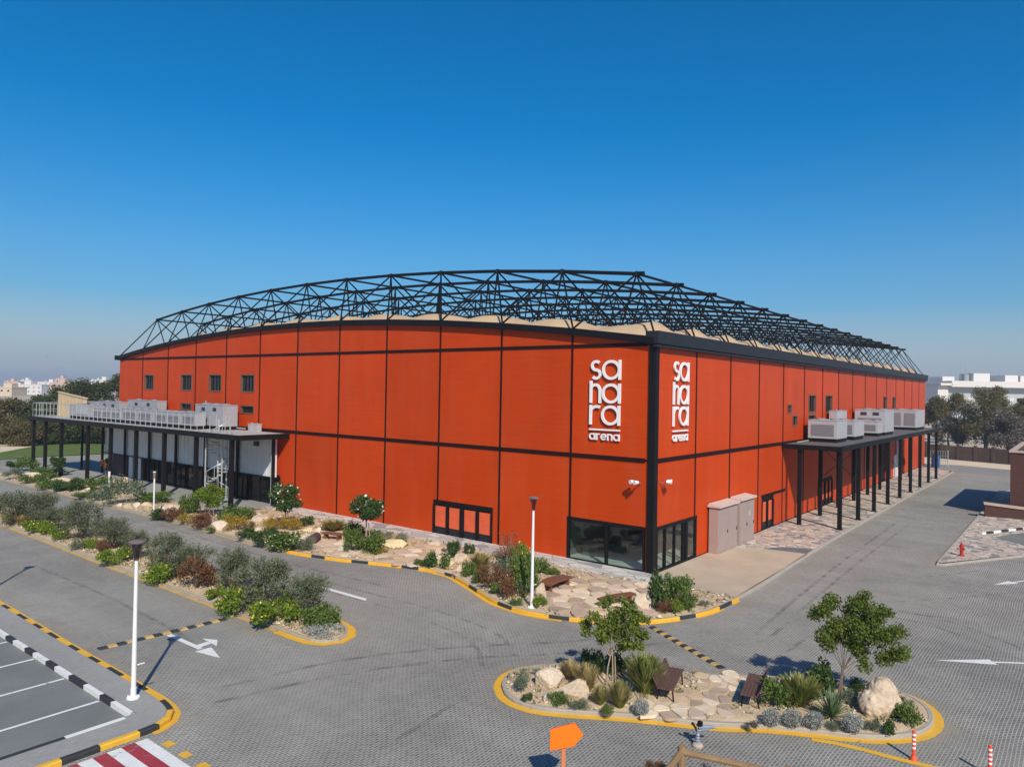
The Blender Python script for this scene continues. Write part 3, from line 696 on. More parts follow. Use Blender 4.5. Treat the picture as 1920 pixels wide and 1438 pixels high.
# dark joints and bands
mb = MB()
holeband = lambda h, p: [(h[0] - p, h[1] + p, h[2] - p, h[3] + p)]
for k in range(1, 12):
    y = k * MOD
    for r in rects_minus([(y - J - .012, y + J + .012, BED, arch(y) - .3)], holesL): mb.box(-.03, .12, *r)
for z in (6.3, 12.7):
    w = .12 if z < 7 else .1
    mb.box(-.045, .12, .5, LY, z - w, z + w)
mb.box(-.04, .1, .5, 11.3, BED - .1, BED + .06); mb.box(-.04, .1, 16.62, 34.2, BED - .1, BED + .06)
mb.build('joint_trim', MT['blackred'], arena)
mb = MB()
for k in range(1, 16):
    x = k * MX
    for r in rects_minus([(x - J - .012, x + J + .012, BED, 12.75)], holesR): mb.box(r[0], r[1], -.03, .12, r[2], r[3])
mb.box(.5, LX, -.045, .12, 6.18, 6.42); mb.box(5.7, LX, -.04, .1, BED - .1, BED + .06)
mb.box(17.0, 22.3, -.06, .1, 2.55, 2.72); mb.build('joint_trim', MT['blackred'], arena)
mb = MB(); mb.box(-.1, .36, -.1, .32, 0, 13.05); mb.build('corner_column', MT['black'], arena, bevel=.02)
# arched eaves beam (left) and box gutter (right)
mb = MB(); n = 48
low = [(LY * i / n, arch(LY * i / n) - .34) for i in range(n + 1)]; up = [(y, z + .36) for y, z in low]
for i in range(n):
    mb.prism([low[i], low[i + 1], up[i + 1], up[i]], -.28, .5, 0, lambda u, v, w: (w, u, v))
mb.box(-.36, .6, LY - .02, LY + .5, 12.62, 13.12)
mb.build('eaves_beam', MT['black'], arena)
mb = MB(); mb.box(-.22, LX + .4, -.32, .5, 12.70, 13.42); mb.box(-.3, LX + .2, -.3, .0, 12.52, 12.66); mb.build('gutter', MT['charcoal'], arena, bevel=.03)
# windows
def window(par, ax, h, bars, pane_mat):
    a0, a1, z0, z1 = h
    def bx(m2, u0, u1, w0, w1, v0, v1): (m2.box(w0, w1, u0, u1, v0, v1) if ax == 'L' else m2.box(u0, u1, w0, w1, v0, v1))
    o = bpy.data.objects.new('window', None); COL.objects.link(o); o.parent = par
    m2 = MB(); t = .06
    bx(m2, a0 - .05, a1 + .05, -.04, .2, z0 - .05, z0 + t); bx(m2, a0 - .05, a1 + .05, -.04, .2, z1 - t, z1 + .05)
    bx(m2, a0 - .05, a0 + t, -.04, .2, z0 + t, z1 - t); bx(m2, a1 - t, a1 + .05, -.04, .2, z0 + t, z1 - t)
    m2.build('frame', MT['frame'], o)
    m2 = MB(); bx(m2, a0 + t, a1 - t, .15, .18, z0 + t, z1 - t); m2.build('pane', pane_mat, o)
    if bars:
        m2 = MB()
        for i in range(1, bars):
            u = a0 + (a1 - a0) * i / bars; bx(m2, u - .035, u + .035, .1, .148, z0 + t, z1 - t)
        m2.build('mullion', MT['black'], o)
for i, h in enumerate(LH['w']): window(arena, 'L', h, 4, MT['winglass'])
for h in RH['w']: window(arena, 'R', h, 0 if h[1] - h[0] < 1.5 else 2, MT['darkglass'])
# glazed corner: frames, clear tinted panes and the room behind them
def glazing(name, ax, u0, u1, z0, z1, cuts, off=.06):
    def bx(m2, a0, a1, w0, w1, v0, v1): (m2.box(w0, w1, a0, a1, v0, v1) if ax == 'L' else m2.box(a0, a1, w0, w1, v0, v1))
    o = bpy.data.objects.new(name, None); COL.objects.link(o); o.parent = arena
    m2 = MB(); bx(m2, u0, u1, -.06, .16, z0, z0 + .13); bx(m2, u0, u1, -.06, .16, z1 - .2, z1)
    for c, w in cuts: bx(m2, c - w, c + w, -.05, .15, z0 + .13, z1 - .2)
    m2.build('frame', MT['black'], o)
    ed = [u0] + [c for c, w in cuts[1:-1]] + [u1]
    for i in range(len(ed) - 1):
        m2 = MB(); bx(m2, ed[i] + .06, ed[i + 1] - .06, .03, .036, z0 + .13, z1 - .2); m2.build('pane', MT['glass'], o)
glazing('corner_glazing', 'L', .46, 5.55, BED, 2.66, [(.52, .05), (2.9, .07), (5.48, .07)])
glazing('entrance_door', 'R', .46, 5.7, BED, 2.66, [(.52, .05), (1.55, .05), (2.75, .04), (3.9, .05), (4.35, .12), (5.63, .07)])
mb = MB(); mb.box(.3, 9, .3, 5.9, BED - .1, BED + .03); mb.build('floor', MT['floor'], arena)
mb = MB(); mb.box(.3, 9, 5.9, 6.1, BED, 3.2); mb.box(9, 9.2, .3, 6.1, BED, 3.2); mb.box(.3, 9, .3, 5.9, 3.0, 3.2)
mb.box(3.2, 3.5, 3.4, 3.7, BED + .03, 3.0); mb.box(4.5, 7.5, 3.6, 4.3, BED + .03, 1.15); mb.box(1.5, 1.9, 4.6, 5.4, BED + .03, 1.0)
mb.build('lobby_interior', MT['room'], arena)
# double doors with orange infill panels
def leaf_doors(ax, u0, u1, z0, z1, n, heavy):
    def bx(m2, a0, a1, w0, w1, v0, v1): (m2.box(w0, w1, a0, a1, v0, v1) if ax == 'L' else m2.box(a0, a1, w0, w1, v0, v1))
    st = (u1 - u0) / n
    o = bpy.data.objects.new('double_door', None); COL.objects.link(o); o.parent = arena
    m2 = MB(); bx(m2, u0, u1, .0, .26, z1 - .28, z1 + .04); bx(m2, u0, u1, -.02, .24, z0, z0 + .08)
    for i in range(n + 1):
        w = .15 if (i % 2 == 0) else .08; u = u0 + i * st; bx(m2, max(u - w, u0), min(u + w, u1), -.05, .22, z0 + .08, z1 - .28)
    m2.build('frame', MT['black'], o)
    for i in range(n):
        a, b = u0 + i * st + .12, u0 + (i + 1) * st - .12
        m2 = MB(); bx(m2, a, b, .08, .14, z0 + .55, z1 - .36); m2.build('door_panel', MT['door'], o)
        m2 = MB(); bx(m2, a, b, .06, .16, z0 + .08, z0 + .52); m2.build('kick_plate', MT['charcoal'], o)
leaf_doors('L', *LH['door'], 4, 1); leaf_doors('R', *RH['door'], 2, 0); leaf_doors('R', *RH['door2'], 4, 0)
for h in (RH['gate'], RH['gate2']):
    mb = MB(); mb.box(h[0], h[1], .15, .2, h[2], h[3]); mb.box((h[0] + h[1]) / 2 - .06, (h[0] + h[1]) / 2 + .06, .1, .15, h[2], h[3]); mb.build('loading_door', MT['black'], arena)
mb = MB(); mb.box(64.2, 65.6, -.1, .0, BED, 2.9); mb.box(66.0, 66.5, -.1, .0, BED, 4.6); mb.build('service_door', MT['whitepanel'], arena)
# ground floor under the left canopy: white ribbed band over a dark shopfront
mb = MB()
for k in range(6):
    y0, y1 = 34.45 + k * MOD + .12, 34.45 + (k + 1) * MOD - .12
    n = 14; 
    for i in range(n):
        a = y0 + (y1 - y0) * i / n; b = y0 + (y1 - y0) * (i + 1) / n
        mb.box(-.5 - (.025 if i % 2 else 0), -.3, a, b, 2.45, 5.72)
mb.build('upper_cladding', MT['whitepanel'], arena)
mb = MB()
mb.box(-.2, -.14, 34.4, 57.8, BED, 2.6); mb.build('shopfront_glass', MT['darkglass'], arena)
mb = MB()
for i in range(18):
    y = 34.4 + i * 1.35; mb.box(-.26, -.12, y - .04, y + .04, BED, 2.6)
mb.box(-.26, -.12, 34.4, 57.8, 2.36, 2.45); mb.box(-.62, -.1, 34.3, 66.9, 2.36, 2.44)
mb.build('shopfront_frame', MT['black'], arena)
mb = MB(); mb.box(-.5, -.3, 58.3, 60.0, BED, 2.35); mb.box(-.5, -.3, 60.2, 61.0, BED, 2.35); mb.build('service_door', MT['whitepanel'], arena)
mb = MB(); mb.box(-.5, -.3, 57.9, 58.25, BED, 2.35); mb.build('side_wall', MT['pwall'], arena); mb = MB(); mb.box(-.5, -.3, 61.3, 64.8, BED, 2.35); mb.build('side_wall', MT['pwall'], arena)
for y, z in ((37.2, 5.1), (44.7, 5.45), (55.2, 5.5), (60.4, 5.5), (64.0, 5.5)):
    mb = MB(); mb.box(-.68, -.53, y - .3, y + .3, z - .18, z + .18); mb.build('wall_vent', MT['vent'], arena)
for y in (35.0,):
    mb = MB(); mb.tube((-.75, y - .35, BED), (-.75, y - .35, 5.8), .06, n=8); mb.build('downpipe', MT['galv'], arena)

# membrane roof: one sheet that billows up between the lower nodes of the frame
nu, nv = 16 * 8, 12 * 8
vs = []; fs = []
for i in range(nu + 1):
    for j in range(nv + 1):
        x, y = LX * i / nu, LY * j / nv
        fu, fv = (i % 8) / 8, (j % 8) / 8
        sv = math.sin(math.pi * fv ** .72); su = math.sin(math.pi * fu)
        ex = min(1, x / 1.3) * min(1, (LX - x) / 1.3); ey = min(1, y / 1.3) * min(1, (LY - y) / 8)
        hmp = (  .72 * sv * (.7 + .3 * su) * ex * min(1, (LY - y) / 18 + .15) if ex < 1 or True else 0)
        hmp = max(hmp * ey, 1.05 * su * min(1, y / 1.1) * ex * max(0, 1 - max(0, y - 1.5) / 4))
        vs.append((min(max(x, .3), LX - .3), max(y, .3), arch(y) - .03 + hmp))
for i in range(nu):
    for j in range(nv): fs.append((i * (nv + 1) + j, (i + 1) * (nv + 1) + j, (i + 1) * (nv + 1) + j + 1, i * (nv + 1) + j + 1))
mb = MB(); mb.add(vs, fs); mb.build('membrane_roof', MT['fabric'], arena, smooth=True)
# space frame
def bot(i, j): return Vector((i * MX, j * MOD, arch(j * MOD) + .05))
DEP = [3.85, 3.9, 3.85, 3.8, 3.75, 3.75, 3.75, 3.75, 3.75, 3.8, 3.8, 3.8]
def top(i, j):
    y = (j + .5) * MOD; return Vector(((i + .5) * MX, y, arch(y) + 3.78))
mb = MB()
for j in range(12):
    for i in range(15): mb.tube(top(i, j), top(i + 1, j), .085, n=5)
    a, b = top(0, j), top(15, j)
for i in range(16):
    for j in range(11): mb.tube(top(i, j), top(i, j + 1), .12, n=5)
    mb.tube(top(i, 0), top(i, 0) + Vector((0, -.5, -.02)), .13, n=6)
    for j in range(12): mb.lathe([(.05, -.18), (.17, -.1), (.17, .1), (.05, .16)], 6, tuple(top(i, j)))
mb.build('top_chord', MT['tube'], arena)
mb = MB()
for i in range(16):
    for j in range(12):
        t = top(i, j)
        for di in (0, 1):
            for dj in (0, 1): mb.tube(t, bot(i + di, j + dj), .06, n=4)
mb.build('diagonal_bracing', MT['tube'], arena)
mb = MB()
for j in (0, 12):
    for i in range(16): mb.tube(bot(i, j), bot(i + 1, j), .07, n=4)
for i in range(17):
    for j in range(12): mb.tube(bot(i, j), bot(i, j + 1), .06, n=4)
mb.build('bottom_chord', MT['tube'], arena)

# ------------------------------------------------------------------ lettering on the facades
def stroke(mb, pts, w, fn, d0, d1, closed=False):
    n = len(pts); ln = offset_line(pts, w / 2, closed); rn = offset_line(pts, -w / 2, closed)
    for i in range(n if closed else n - 1):
        j = (i + 1) % n
        q = [rn[i], rn[j], ln[j], ln[i]]
        mb.prism(q, d0, d1, 0, fn)
def arc(cx, cy, rx, ry, a0, a1, n=20): return [(cx + rx * math.cos(R(a0 + (a1 - a0) * i / n)), cy + ry * math.sin(R(a0 + (a1 - a0) * i / n))) for i in range(n + 1)]
def glyph(ch, x, z, wd, h, w):
    """strokes of a geometric lower case letter: list of (points, closed)"""
    hw = w / 2
    if ch == 'a': return [(arc(x + wd / 2 - .02 * wd, z + h / 2, wd / 2 - hw - .01 * wd, h / 2 - hw, 0, 360, 36)[:-1], True, 0), ([(x + wd - hw, z), (x + wd - hw, z + h)], False, 1)]
    if ch == 's':
        r = (h - w) / 4; up = arc(x + wd / 2, z + h - hw - r, wd / 2 - hw, r, 40, 270, 16); dn = arc(x + wd / 2, z + hw + r, wd / 2 - hw, r, 90, -140, 16)
        return [(up[:-1] + dn, False, 0)]
    if ch == 'h': return [([(x + hw, z), (x + hw, z + h * 1.14)], False, 1), ([(x + hw, z + h * .55)] + arc(x + wd / 2, z + h * .62, wd / 2 - hw, h * .38 - hw, 180, 0, 16) + [(x + wd - hw, z)], False, 0)]
    if ch == 'n': return [([(x + hw, z), (x + hw, z + h)], False, 1), (arc(x + wd / 2, z + h * .6, wd / 2 - hw, h * .4 - hw, 180, 0, 14) + [(x + wd - hw, z)], False, 0)]
    if ch == 'r': return [([(x + hw, z), (x + hw, z + h)], False, 1), (arc(x + wd * .68, z + h * .55, wd * .68 - hw, h * .45 - hw, 180, 62, 12), False, 0)]
    if ch == 'e': return [(arc(x + wd / 2, z + h / 2, wd / 2 - hw, h / 2 - hw, -45, -360, 28), False, 0), ([(x + w * .8, z + h / 2), (x + wd - hw, z + h / 2)], False, 1)]
def sign(label, ax, s0):
    o = thing('arena_sign', label, 'sign', (0, s0, 7.2) if ax == 'L' else (s0, 0, 7.2))
    fn = (lambda u, v, w: (-w, s0 - u, v)) if ax == 'L' else (lambda u, v, w: (s0 + u, -w, v))
    kx = 2.06 / 367
    def put(ch, x, z, wd, h, w, d=.14):
        m2 = MB()
        for pts, cl, lift in glyph(ch, x, z, wd, h, w): stroke(m2, pts, w, fn, .05, d + .004 * lift, cl)
        m2.build('letter', MT['letter'], o)
    w = .158
    put('s', .06, 10.73, .70, 1.13, w); put('a', .82, 10.73, 1.22, 1.13, w)
    put('h', 0, 9.39, .76, 1.13, w); put('a', .82, 9.39, 1.22, 1.13, w)
    put('r', 0, 8.15, .74, 1.13, w); put('a', .80, 8.15, 1.22, 1.13, w)
    m2 = MB(); m2.prism([(0, 7.83), (2.02, 7.83), (2.02, 7.92), (0, 7.92)], .05, .13, 0, fn); m2.build('underline', MT['letter'], o)
    x = 0; w2 = .075
    for ch, wd in (('a', .42), ('r', .25), ('e', .38), ('n', .34), ('a', .42)): put(ch, x, 7.28, wd, .38, w2, .12); x += wd + .05
    return o
sign('white raised lettering with a thin underline on the long left facade beside the corner column', 'L', 4.09)
sign('white raised lettering with a thin underline on the right facade beside the corner column', 'R', 2.10)
# ------------------------------------------------------------------ canopies
cl = thing('canopy', 'long black steel canopy on slim columns along the left facade with a railed roof deck', 'canopy', (-4.5, 34, 0))
mb = MB(); mb.box(-4.75, -.32, 33.35, 76.2, 5.98, 6.14); mb.build('deck', MT['deck'], cl)
mb = MB(); mb.box(-4.82, -4.62, 33.25, 76.3, 5.74, 6.16); mb.box(-4.62, -.05, 33.22, 33.42, 5.74, 6.15); mb.box(-4.62, -.32, 76.1, 76.3, 5.74, 6.15)
mb.box(-1.0, -.8, 33.42, 76.1, 5.72, 5.97)
for k in range(9): y = 34.5 + k * 5.4 if k < 8 else 76; mb.box(-4.62, -.35, y - .08, y + .08, 5.76, 5.975) if y < 76 else None
mb.build('edge_beam', MT['black'], cl)
for y in (34.5, 39.95, 45.4, 50.75, 56.05, 61.3, 68.0, 72.4, 75.9):
    mb = MB(); mb.box(-4.6, -4.3, y - .15, y + .15, 0, 5.74); mb.box(-4.7, -4.2, y - .25, y + .25, BED - .02, BED + .06); mb.build('column', MT['black'], cl)
for k in range(8):
    y = 34.42 + k * 5.4
    mb = MB(); mb.box(-.85, -.65, y - .1, y + .1, 0, 5.72); mb.build('column', MT['black'], cl)
def railing(par, pts, z, h, pitch, name='railing'):
    m2 = MB()
    for (a, b) in zip(pts[:-1], pts[1:]):
        a, b = Vector((*a, z)), Vector((*b, z)); d = b - a; n = max(1, round(d.length / pitch)); up = Vector((0, 0, 1))
        m2.tube(a + up * h, b + up * h, .035, n=5); m2.tube(a + up * h * .5, b + up * h * .5, .022, n=4); m2.tube(a + up * .12, b + up * .12, .022, n=4)
        for i in range(n + 1): p = a + d * (i / n); m2.tube(p, p + up * h, .03, n=5)
    return m2.build(name, MT['galv'], par)
railing(cl, [(-1.0, 75.9), (-4.6, 75.9), (-4.6, 36.6)], 6.14, 1.55, 1.0)
m2 = MB()
for x, y in ((-4.6, 35.3), (-4.6, 34.6)): m2.tube((x, y, 6.1), (x, y, 7.75), .03, n=5)
m2.tube((-4.6, 35.3, 7.75), (-4.6, 34.6, 7.75), .03, n=5); m2.build('gate_frame', MT['galv'], cl)

# spiral stair from the pavement to that deck
sp = thing('spiral_stair', 'galvanised spiral stair behind the front columns of the left canopy', 'staircase', (-3.3, 38.5, BED))
mb = MB(); mb.tube((-3.3, 38.5, BED), (-3.3, 38.5, 7.2), .08, n=8); mb.build('centre_pole', MT['galv'], sp)
NT = 24
for i in range(NT):
    a = i * R(28); z = BED + .24 + i * .245; m2 = MB(); c0, c1 = a - R(12), a + R(12)
    m2.prism([(-3.3 + .08 * math.cos(a), 38.5 + .08 * math.sin(a)), (-3.3 + .95 * math.cos(c0), 38.5 + .95 * math.sin(c0)), (-3.3 + .95 * math.cos(c1), 38.5 + .95 * math.sin(c1))], z, z + .08); m2.build('tread', MT['galv'], sp)
m2 = MB(); prev = None
for i in range(NT * 3 + 1):
    a = i / 3 * R(28); z = BED + .24 + i / 3 * .245 + 1.0; p = Vector((-3.3 + .96 * math.cos(a), 38.5 + .96 * math.sin(a), z))
    if prev is not None: m2.tube(prev, p, .042, n=5); 
    if i % 6 == 0: m2.tube(p - Vector((0, 0, 1.0)), p, .028, n=4)
    prev = p
m2.build('handrail', MT['galv'], sp)
for a in (0.3, 2.4, 4.5):
    m2 = MB(); m2.tube((-3.3 + 1.0 * math.cos(a), 38.5 + 1.0 * math.sin(a), BED), (-3.3 + 1.0 * math.cos(a), 38.5 + 1.0 * math.sin(a), 6.0), .06, n=6); m2.build('outer_post', MT['galv'], sp)

cr = thing('canopy', 'black steel canopy on slim columns along the right facade carrying white cooling units', 'canopy', (45, -4.1, 0))
mb = MB(); mb.box(21.5, 68.4, -4.3, -.1, 6.12, 6.26); mb.build('deck', M('dark deck sheet', (.10, .095, .09), .8, .6, .15), cr)
mb = MB(); mb.box(21.4, 68.5, -4.42, -4.2, 5.92, 6.29); mb.box(21.38, 21.6, -4.2, -.05, 5.92, 6.285); mb.box(68.3, 68.5, -4.2, -.05, 5.92, 6.285)
for k in range(9): x = 27.2 + k * 5.65; mb.box(x - .08, x + .08, -4.19, -.1, 5.95, 6.115) if x < 68 else None
mb.build('edge_beam', MT['black'], cr)
for k in range(9):
    x = 21.75 + k * 5.65
    mb = MB(); mb.box(x - .14, x + .14, -4.36, -4.08, 0, 5.92); mb.box(x - .22, x + .22, -4.44, -4.0, BED, BED + .05); mb.build('column', MT['black'], cr)
    if k != 6:
        mb = MB(); mb.box(x - .14, x + .14, -1.44, -1.16, 0, 6.115); mb.build('column', MT['black'], cr)
mb = MB()
for x in (33.1, 44.4): mb.tube((x, -1.3, 6), (x, -4.2, 2.9), .03, n=4) if x > 40 else None
mb.tube((27.3, -1.3, 5.9), (27.3, -4.2, 3.2), .025, n=4); mb.tube((27.3, -4.2, 5.9), (27.3, -1.3, 3.2), .025, n=4); mb.build('cross_brace', MT['black'], cr)

# ------------------------------------------------------------------ cooling units on the decks
def ac_unit(label, x0, x1, y0, y1, z0, h, face, mat='ac', fans=2, vents=0, grilles=2, group='cooling units on the canopy roofs'):
    """packaged unit: casing on a solid black base that stands for runners and the shade between them, condenser grilles in the face that looks along 'face', vents high up, fan rings on top"""
    h *= .88
    o = thing('air_conditioner', label, 'air conditioner', ((x0 + x1) / 2, (y0 + y1) / 2, z0), 0, group)
    m2 = MB(); m2.box(x0, x1, y0, y1, z0 + .3, z0 + h); m2.box(x0 - .03, x1 + .03, y0 - .03, y1 + .03, z0 + h, z0 + h + .06)
    ny = int(max(x1 - x0, y1 - y0) / .8)
    m2.build('casing', MT[mat], o, bevel=.02)
    m2 = MB(); m2.box(x0 + .08, x1 - .08, y0 + .06, y1 - .06, z0 - .005, z0 + .3)  # solid black block: base frame, with the shaded gap under the casing painted in
    m2.build('skid_and_shade', MT['black'], o)
    L0, L1 = (y0, y1) if face == 'X' else (x0, x1)
    for k in range(grilles):
        w = (L1 - L0) / max(grilles, 1); a, b = L0 + w * k + .12 * w, L0 + w * (k + 1) - .12 * w
        zt = z0 + h - (.3 if not vents else .75); m2 = MB()
        nb = 7
        for q in range(nb):
            za = z0 + .55 + (zt - z0 - .55) * q / nb; zb = za + (zt - z0 - .55) / nb * .72
            (m2.box(x0 - .035, x0 + .0, a, b, za, zb) if face == 'X' else m2.box(a, b, y0 - .035, y0, za, zb))
        (m2.box(x0 - .012, x0, a, b, z0 + .5, zt) if face == 'X' else m2.box(a, b, y0 - .012, y0, z0 + .5, zt))
        m2.build('grille', MT['grille'], o)
    for k in range(vents):
        c = L0 + (L1 - L0) * (k + .5) / vents * .8 + .1 * (L1 - L0); m2 = MB()
        (m2.box(x0 - .03, x0, c - .28, c + .28, z0 + h - .5, z0 + h - .2) if face == 'X' else m2.box(c - .28, c + .28, y0 - .03, y0, z0 + h - .5, z0 + h - .2))
        m2.build('vent', MT['vent'], o)
    for k in range(fans):
        t = (k + .5) / fans; cx = x0 + (x1 - x0) * (t if face == 'Y' else .5); cy = y0 + (y1 - y0) * (t if face == 'X' else .5); r = .33 * min(x1 - x0, (y1 - y0) / max(fans, 1) if face == 'X' else y1 - y0)
        m2 = MB(); m2.lathe([(r, .06), (r, .16), (r * .86, .16), (r * .86, .08), (.05, .08)], 14, (cx, cy, z0 + h)); m2.build('fan_ring', MT['grille'], o)
    return o
zd = 6.14
ac_unit('large pale cooling unit with two dark vents nearest the gate on the left canopy', -1.9, -.5, 40.3, 45.0, zd, 2.4, 'X', vents=2, grilles=0, fans=3)
ac_unit('low grey cooling unit with one square grille left of the large pale one', -3.3, -2.3, 42.4, 44.75, zd, 1.6, 'X', grilles=1)
ac_unit('long low cooling unit under the half hidden dark window on the left deck', -3.3, -2.3, 45.0, 49.8, zd, 1.55, 'X', grilles=2, fans=4)
ac_unit('low cooling unit behind the middle of the left deck railing', -3.3, -2.3, 50.0, 56.5, zd, 1.6, 'X', grilles=2, fans=4)
ac_unit('tall pale cooling unit with two vents against the facade, middle of the left deck', -1.3, -.4, 53.3, 59.8, zd, 2.5, 'X', vents=2, grilles=0)
ac_unit('grey cooling unit beside the white fronted one on the left deck', -3.3, -2.3, 56.8, 63.2, zd, 1.45, 'X', grilles=3, fans=4)
ac_unit('pale cooling unit with two vents at the far corner of the red facade', -1.4, -.4, 61.4, 66.6, zd, 2.15, 'X', vents=2, grilles=0)
w1 = ac_unit('grey cooling unit with a bright white front panel far along the left deck', -3.3, -2.0, 63.5, 69.2, zd, 1.7, 'X', grilles=0, fans=2)
m2 = MB(); m2.box(-3.36, -3.3, 64.6, 67.4, zd + .55, zd + 1.6); m2.build('front_panel', MT['acw'], w1)
ac_unit('white covered unit with a rounded top behind the white fronted one', -1.3, -.3, 67.0, 72.0, zd, 2.0, 'X', mat='acw', grilles=0, fans=0)
mb = MB(); sec = [(68.5, zd + .01), (76.0, zd + .01), (76.0, zd + 2.75), (68.5, zd + 2.15)]
mb.prism(sec, -2.0, -1.8, 0, lambda u, v, w: (w, u, v)); mb.prism([(68.4, zd + 2.14), (76.06, zd + 2.755), (76.06, zd + 2.86), (68.4, zd + 2.25)], -2.08, -1.74, 0, lambda u, v, w: (w, u, v))
for k in range(8): mb.box(-2.04, -2.0, 68.8 + k * .95, 68.88 + k * .95, zd + .05, zd + 2.1)
tag(mb.build('screen_wall', M('beige plastered screen', (.56, .42, .25), .85, 1, .1)), 'beige plastered screen wall at the far end of the left canopy deck', 'screen wall')
for y, lab in ((37.0, 'right one of two small white boxes at the near end of the left deck'), (37.9, 'left one of two small white boxes at the near end of the left deck')):
    mb = MB(); mb.box(-.9, -.45, y - .32, y + .1, zd, zd + .62); mb.box(-.93, -.42, y - .35, y + .13, zd + .62, zd + .67); mb.tube((-.68, y - .1, zd + .67), (-.68, y - .1, zd + .74), .05, n=6)
    tag(mb.build('junction_box', MT['acw'], None), lab, 'junction box')
zr = 6.26
for nm, lab, pts, r_ in (('refrigerant_pipe', 'bundle of grey pipes along the facade at the back of the left canopy deck', [(-.55, 39, 6.3), (-.55, 46, 6.32), (-.5, 52.8, 6.3)], .06), ('refrigerant_pipe', 'grey pipe rising up the red facade behind the left deck units', [(-.12, 46.4, 6.25), (-.12, 46.4, 8.6)], .05), ('refrigerant_pipe', 'grey pipe lying along the right canopy deck beside the cooling units', [(23.5, -.6, 6.33), (30, -.42, 6.33), (42, -.42, 6.33)], .06)):
    m2 = MB()
    for a_, b_ in zip(pts[:-1], pts[1:]): m2.tube(a_, b_, r_, n=6)
    tag(m2.build(nm, MT['galv']), lab, 'pipe')
ac_unit('white cooling unit with a square grille in its end, nearest on the right canopy', 26.5, 29.6, -2.8, -.5, zr, 2.0, 'X', mat='acw', grilles=1)
ac_unit('second white cooling unit from the near end on the right canopy', 31.8, 35.2, -2.9, -1.1, zr, 1.85, 'X', mat='acw', grilles=1)
ac_unit('taller white cooling unit against the facade behind the two nearest on the right canopy', 33.6, 37.0, -1.0, -.3, zr, 2.75, 'X', mat='acw', grilles=0)
ac_unit('wide white cooling unit with two dark vents in the middle of the right canopy', 43.0, 47.2, -3.1, -.3, zr, 2.8, 'X', mat='acw', vents=2, grilles=1)
ac_unit('low white cooling unit in front of the one with two vents on the right canopy', 40.4, 42.6, -3.0, -1.2, zr, 1.6, 'X', mat='acw', grilles=1)
ac_unit('farthest large white cooling unit with two grey grilles on the right canopy', 59.5, 65.0, -3.2, -.3, zr, 2.6, 'X', mat='acw', grilles=2)

# ------------------------------------------------------------------ lamps
def lamp(label, loc, H=4.93, lean=0):
    o = thing('street_lamp', label, 'street lamp', loc, 0, 'white street lamps with brown lanterns')
    L = lambda m2, nm, mt, **k: m2.build(nm, MT[mt], o, world=False, **k)
    m2 = MB(); m2.lathe([(.088, 0), (.088, .3), (.078, .34), (.052, H - .6)], 14); m2.box(.09, .32, -.02, .02, 1.0, 1.03); L(m2, 'pole', 'pole', smooth=False)
    m2 = MB(); m2.lathe([(.2, 0), (.2, .04), (.12, .08)], 10); 
    for a in range(4): m2.lathe([(.02, .04), (.02, .1)], 6, (.16 * math.cos(a * 1.571 + .78), .16 * math.sin(a * 1.571 + .78), 0))
    L(m2, 'base_plate', 'pole')
    m2 = MB(); m2.lathe([(.06, H - .62), (.08, H - .55), (.16, H - .1), (.15, H - .08)], 14); L(m2, 'lantern_glass', 'lglass', smooth=False)
    m2 = MB(); m2.lathe([(.14, H - .09), (.24, H - .07), (.255, H - .03), (.17, H + .01), (.04, H + .035)], 18); L(m2, 'lamp_cap', 'lantern')
    return o
lamp('white street lamp with a brown disc cap on the pavement beside the car park', tuple(g(250, 1308, .146)))
lamp('white street lamp with a brown disc cap near the glazed arena corner', tuple(g(997, 1139, BED)), 5.05)
lp = lamp('white street lamp at the left edge whose shadow falls on the lane', (-25.05, 31.0, .146))
lp.location = Vector(g(62, 1064)) - Vector((.647, .763, 0)).normalized() * 5.88 + Vector((0, 0, .146))
def post_light(label, loc, H):
    o = thing('bollard_light', label, 'light post', loc)
    m2 = MB(); m2.lathe([(.075, 0), (.075, .06), (.06, .1), (.06, H - .5)], 10); m2.build('pole', MT['pole'], o, world=False)
    m2 = MB(); m2.lathe([(.06, H - .5), (.1, H - .46), (.1, H - .06)], 10); m2.build('lantern', MT['lantern'] if H > 2.5 else MT['pole'], o, world=False)
    m2 = MB(); m2.lathe([(.11, H - .06), (.115, H), (.05, H + .02)], 10); m2.build('cap', MT['pole'], o, world=False)
post_light('slender white light post in the bed in front of the canopy columns', tuple(g(288, 966, BED)), 3.3)
post_light('shorter white light post among the far shrubs of the bed', tuple(g(204, 930, BED)), 2.15)

# floodlights on the corner column
for lab, p, d in (('white twin floodlight on the left facade beside the corner column', (-.1, .75, 5.05), Vector((-1, .35, 0))), ('white twin floodlight on the right facade beside the corner column', (.75, -.1, 5.08), Vector((.35, -1, 0)))):
    o = thing('floodlight', lab, 'floodlight', p); d.normalize(); P_ = Vector(p)
    m2 = MB(); m2.tube(P_ + d * -.05, P_ + d * .35, .035, n=6); m2.build('bracket', MT['lantern'], o)
    s_ = Vector((-d.y, d.x, 0))
    for k in (-.16, .16):
        m2 = MB(); c = P_ + d * .42 + s_ * k + Vector((0, 0, .08)); m2.tube(c - d * .12, c + d * .16, .085, .12, n=10); m2.build('lamp_head', MT['letter'], o)

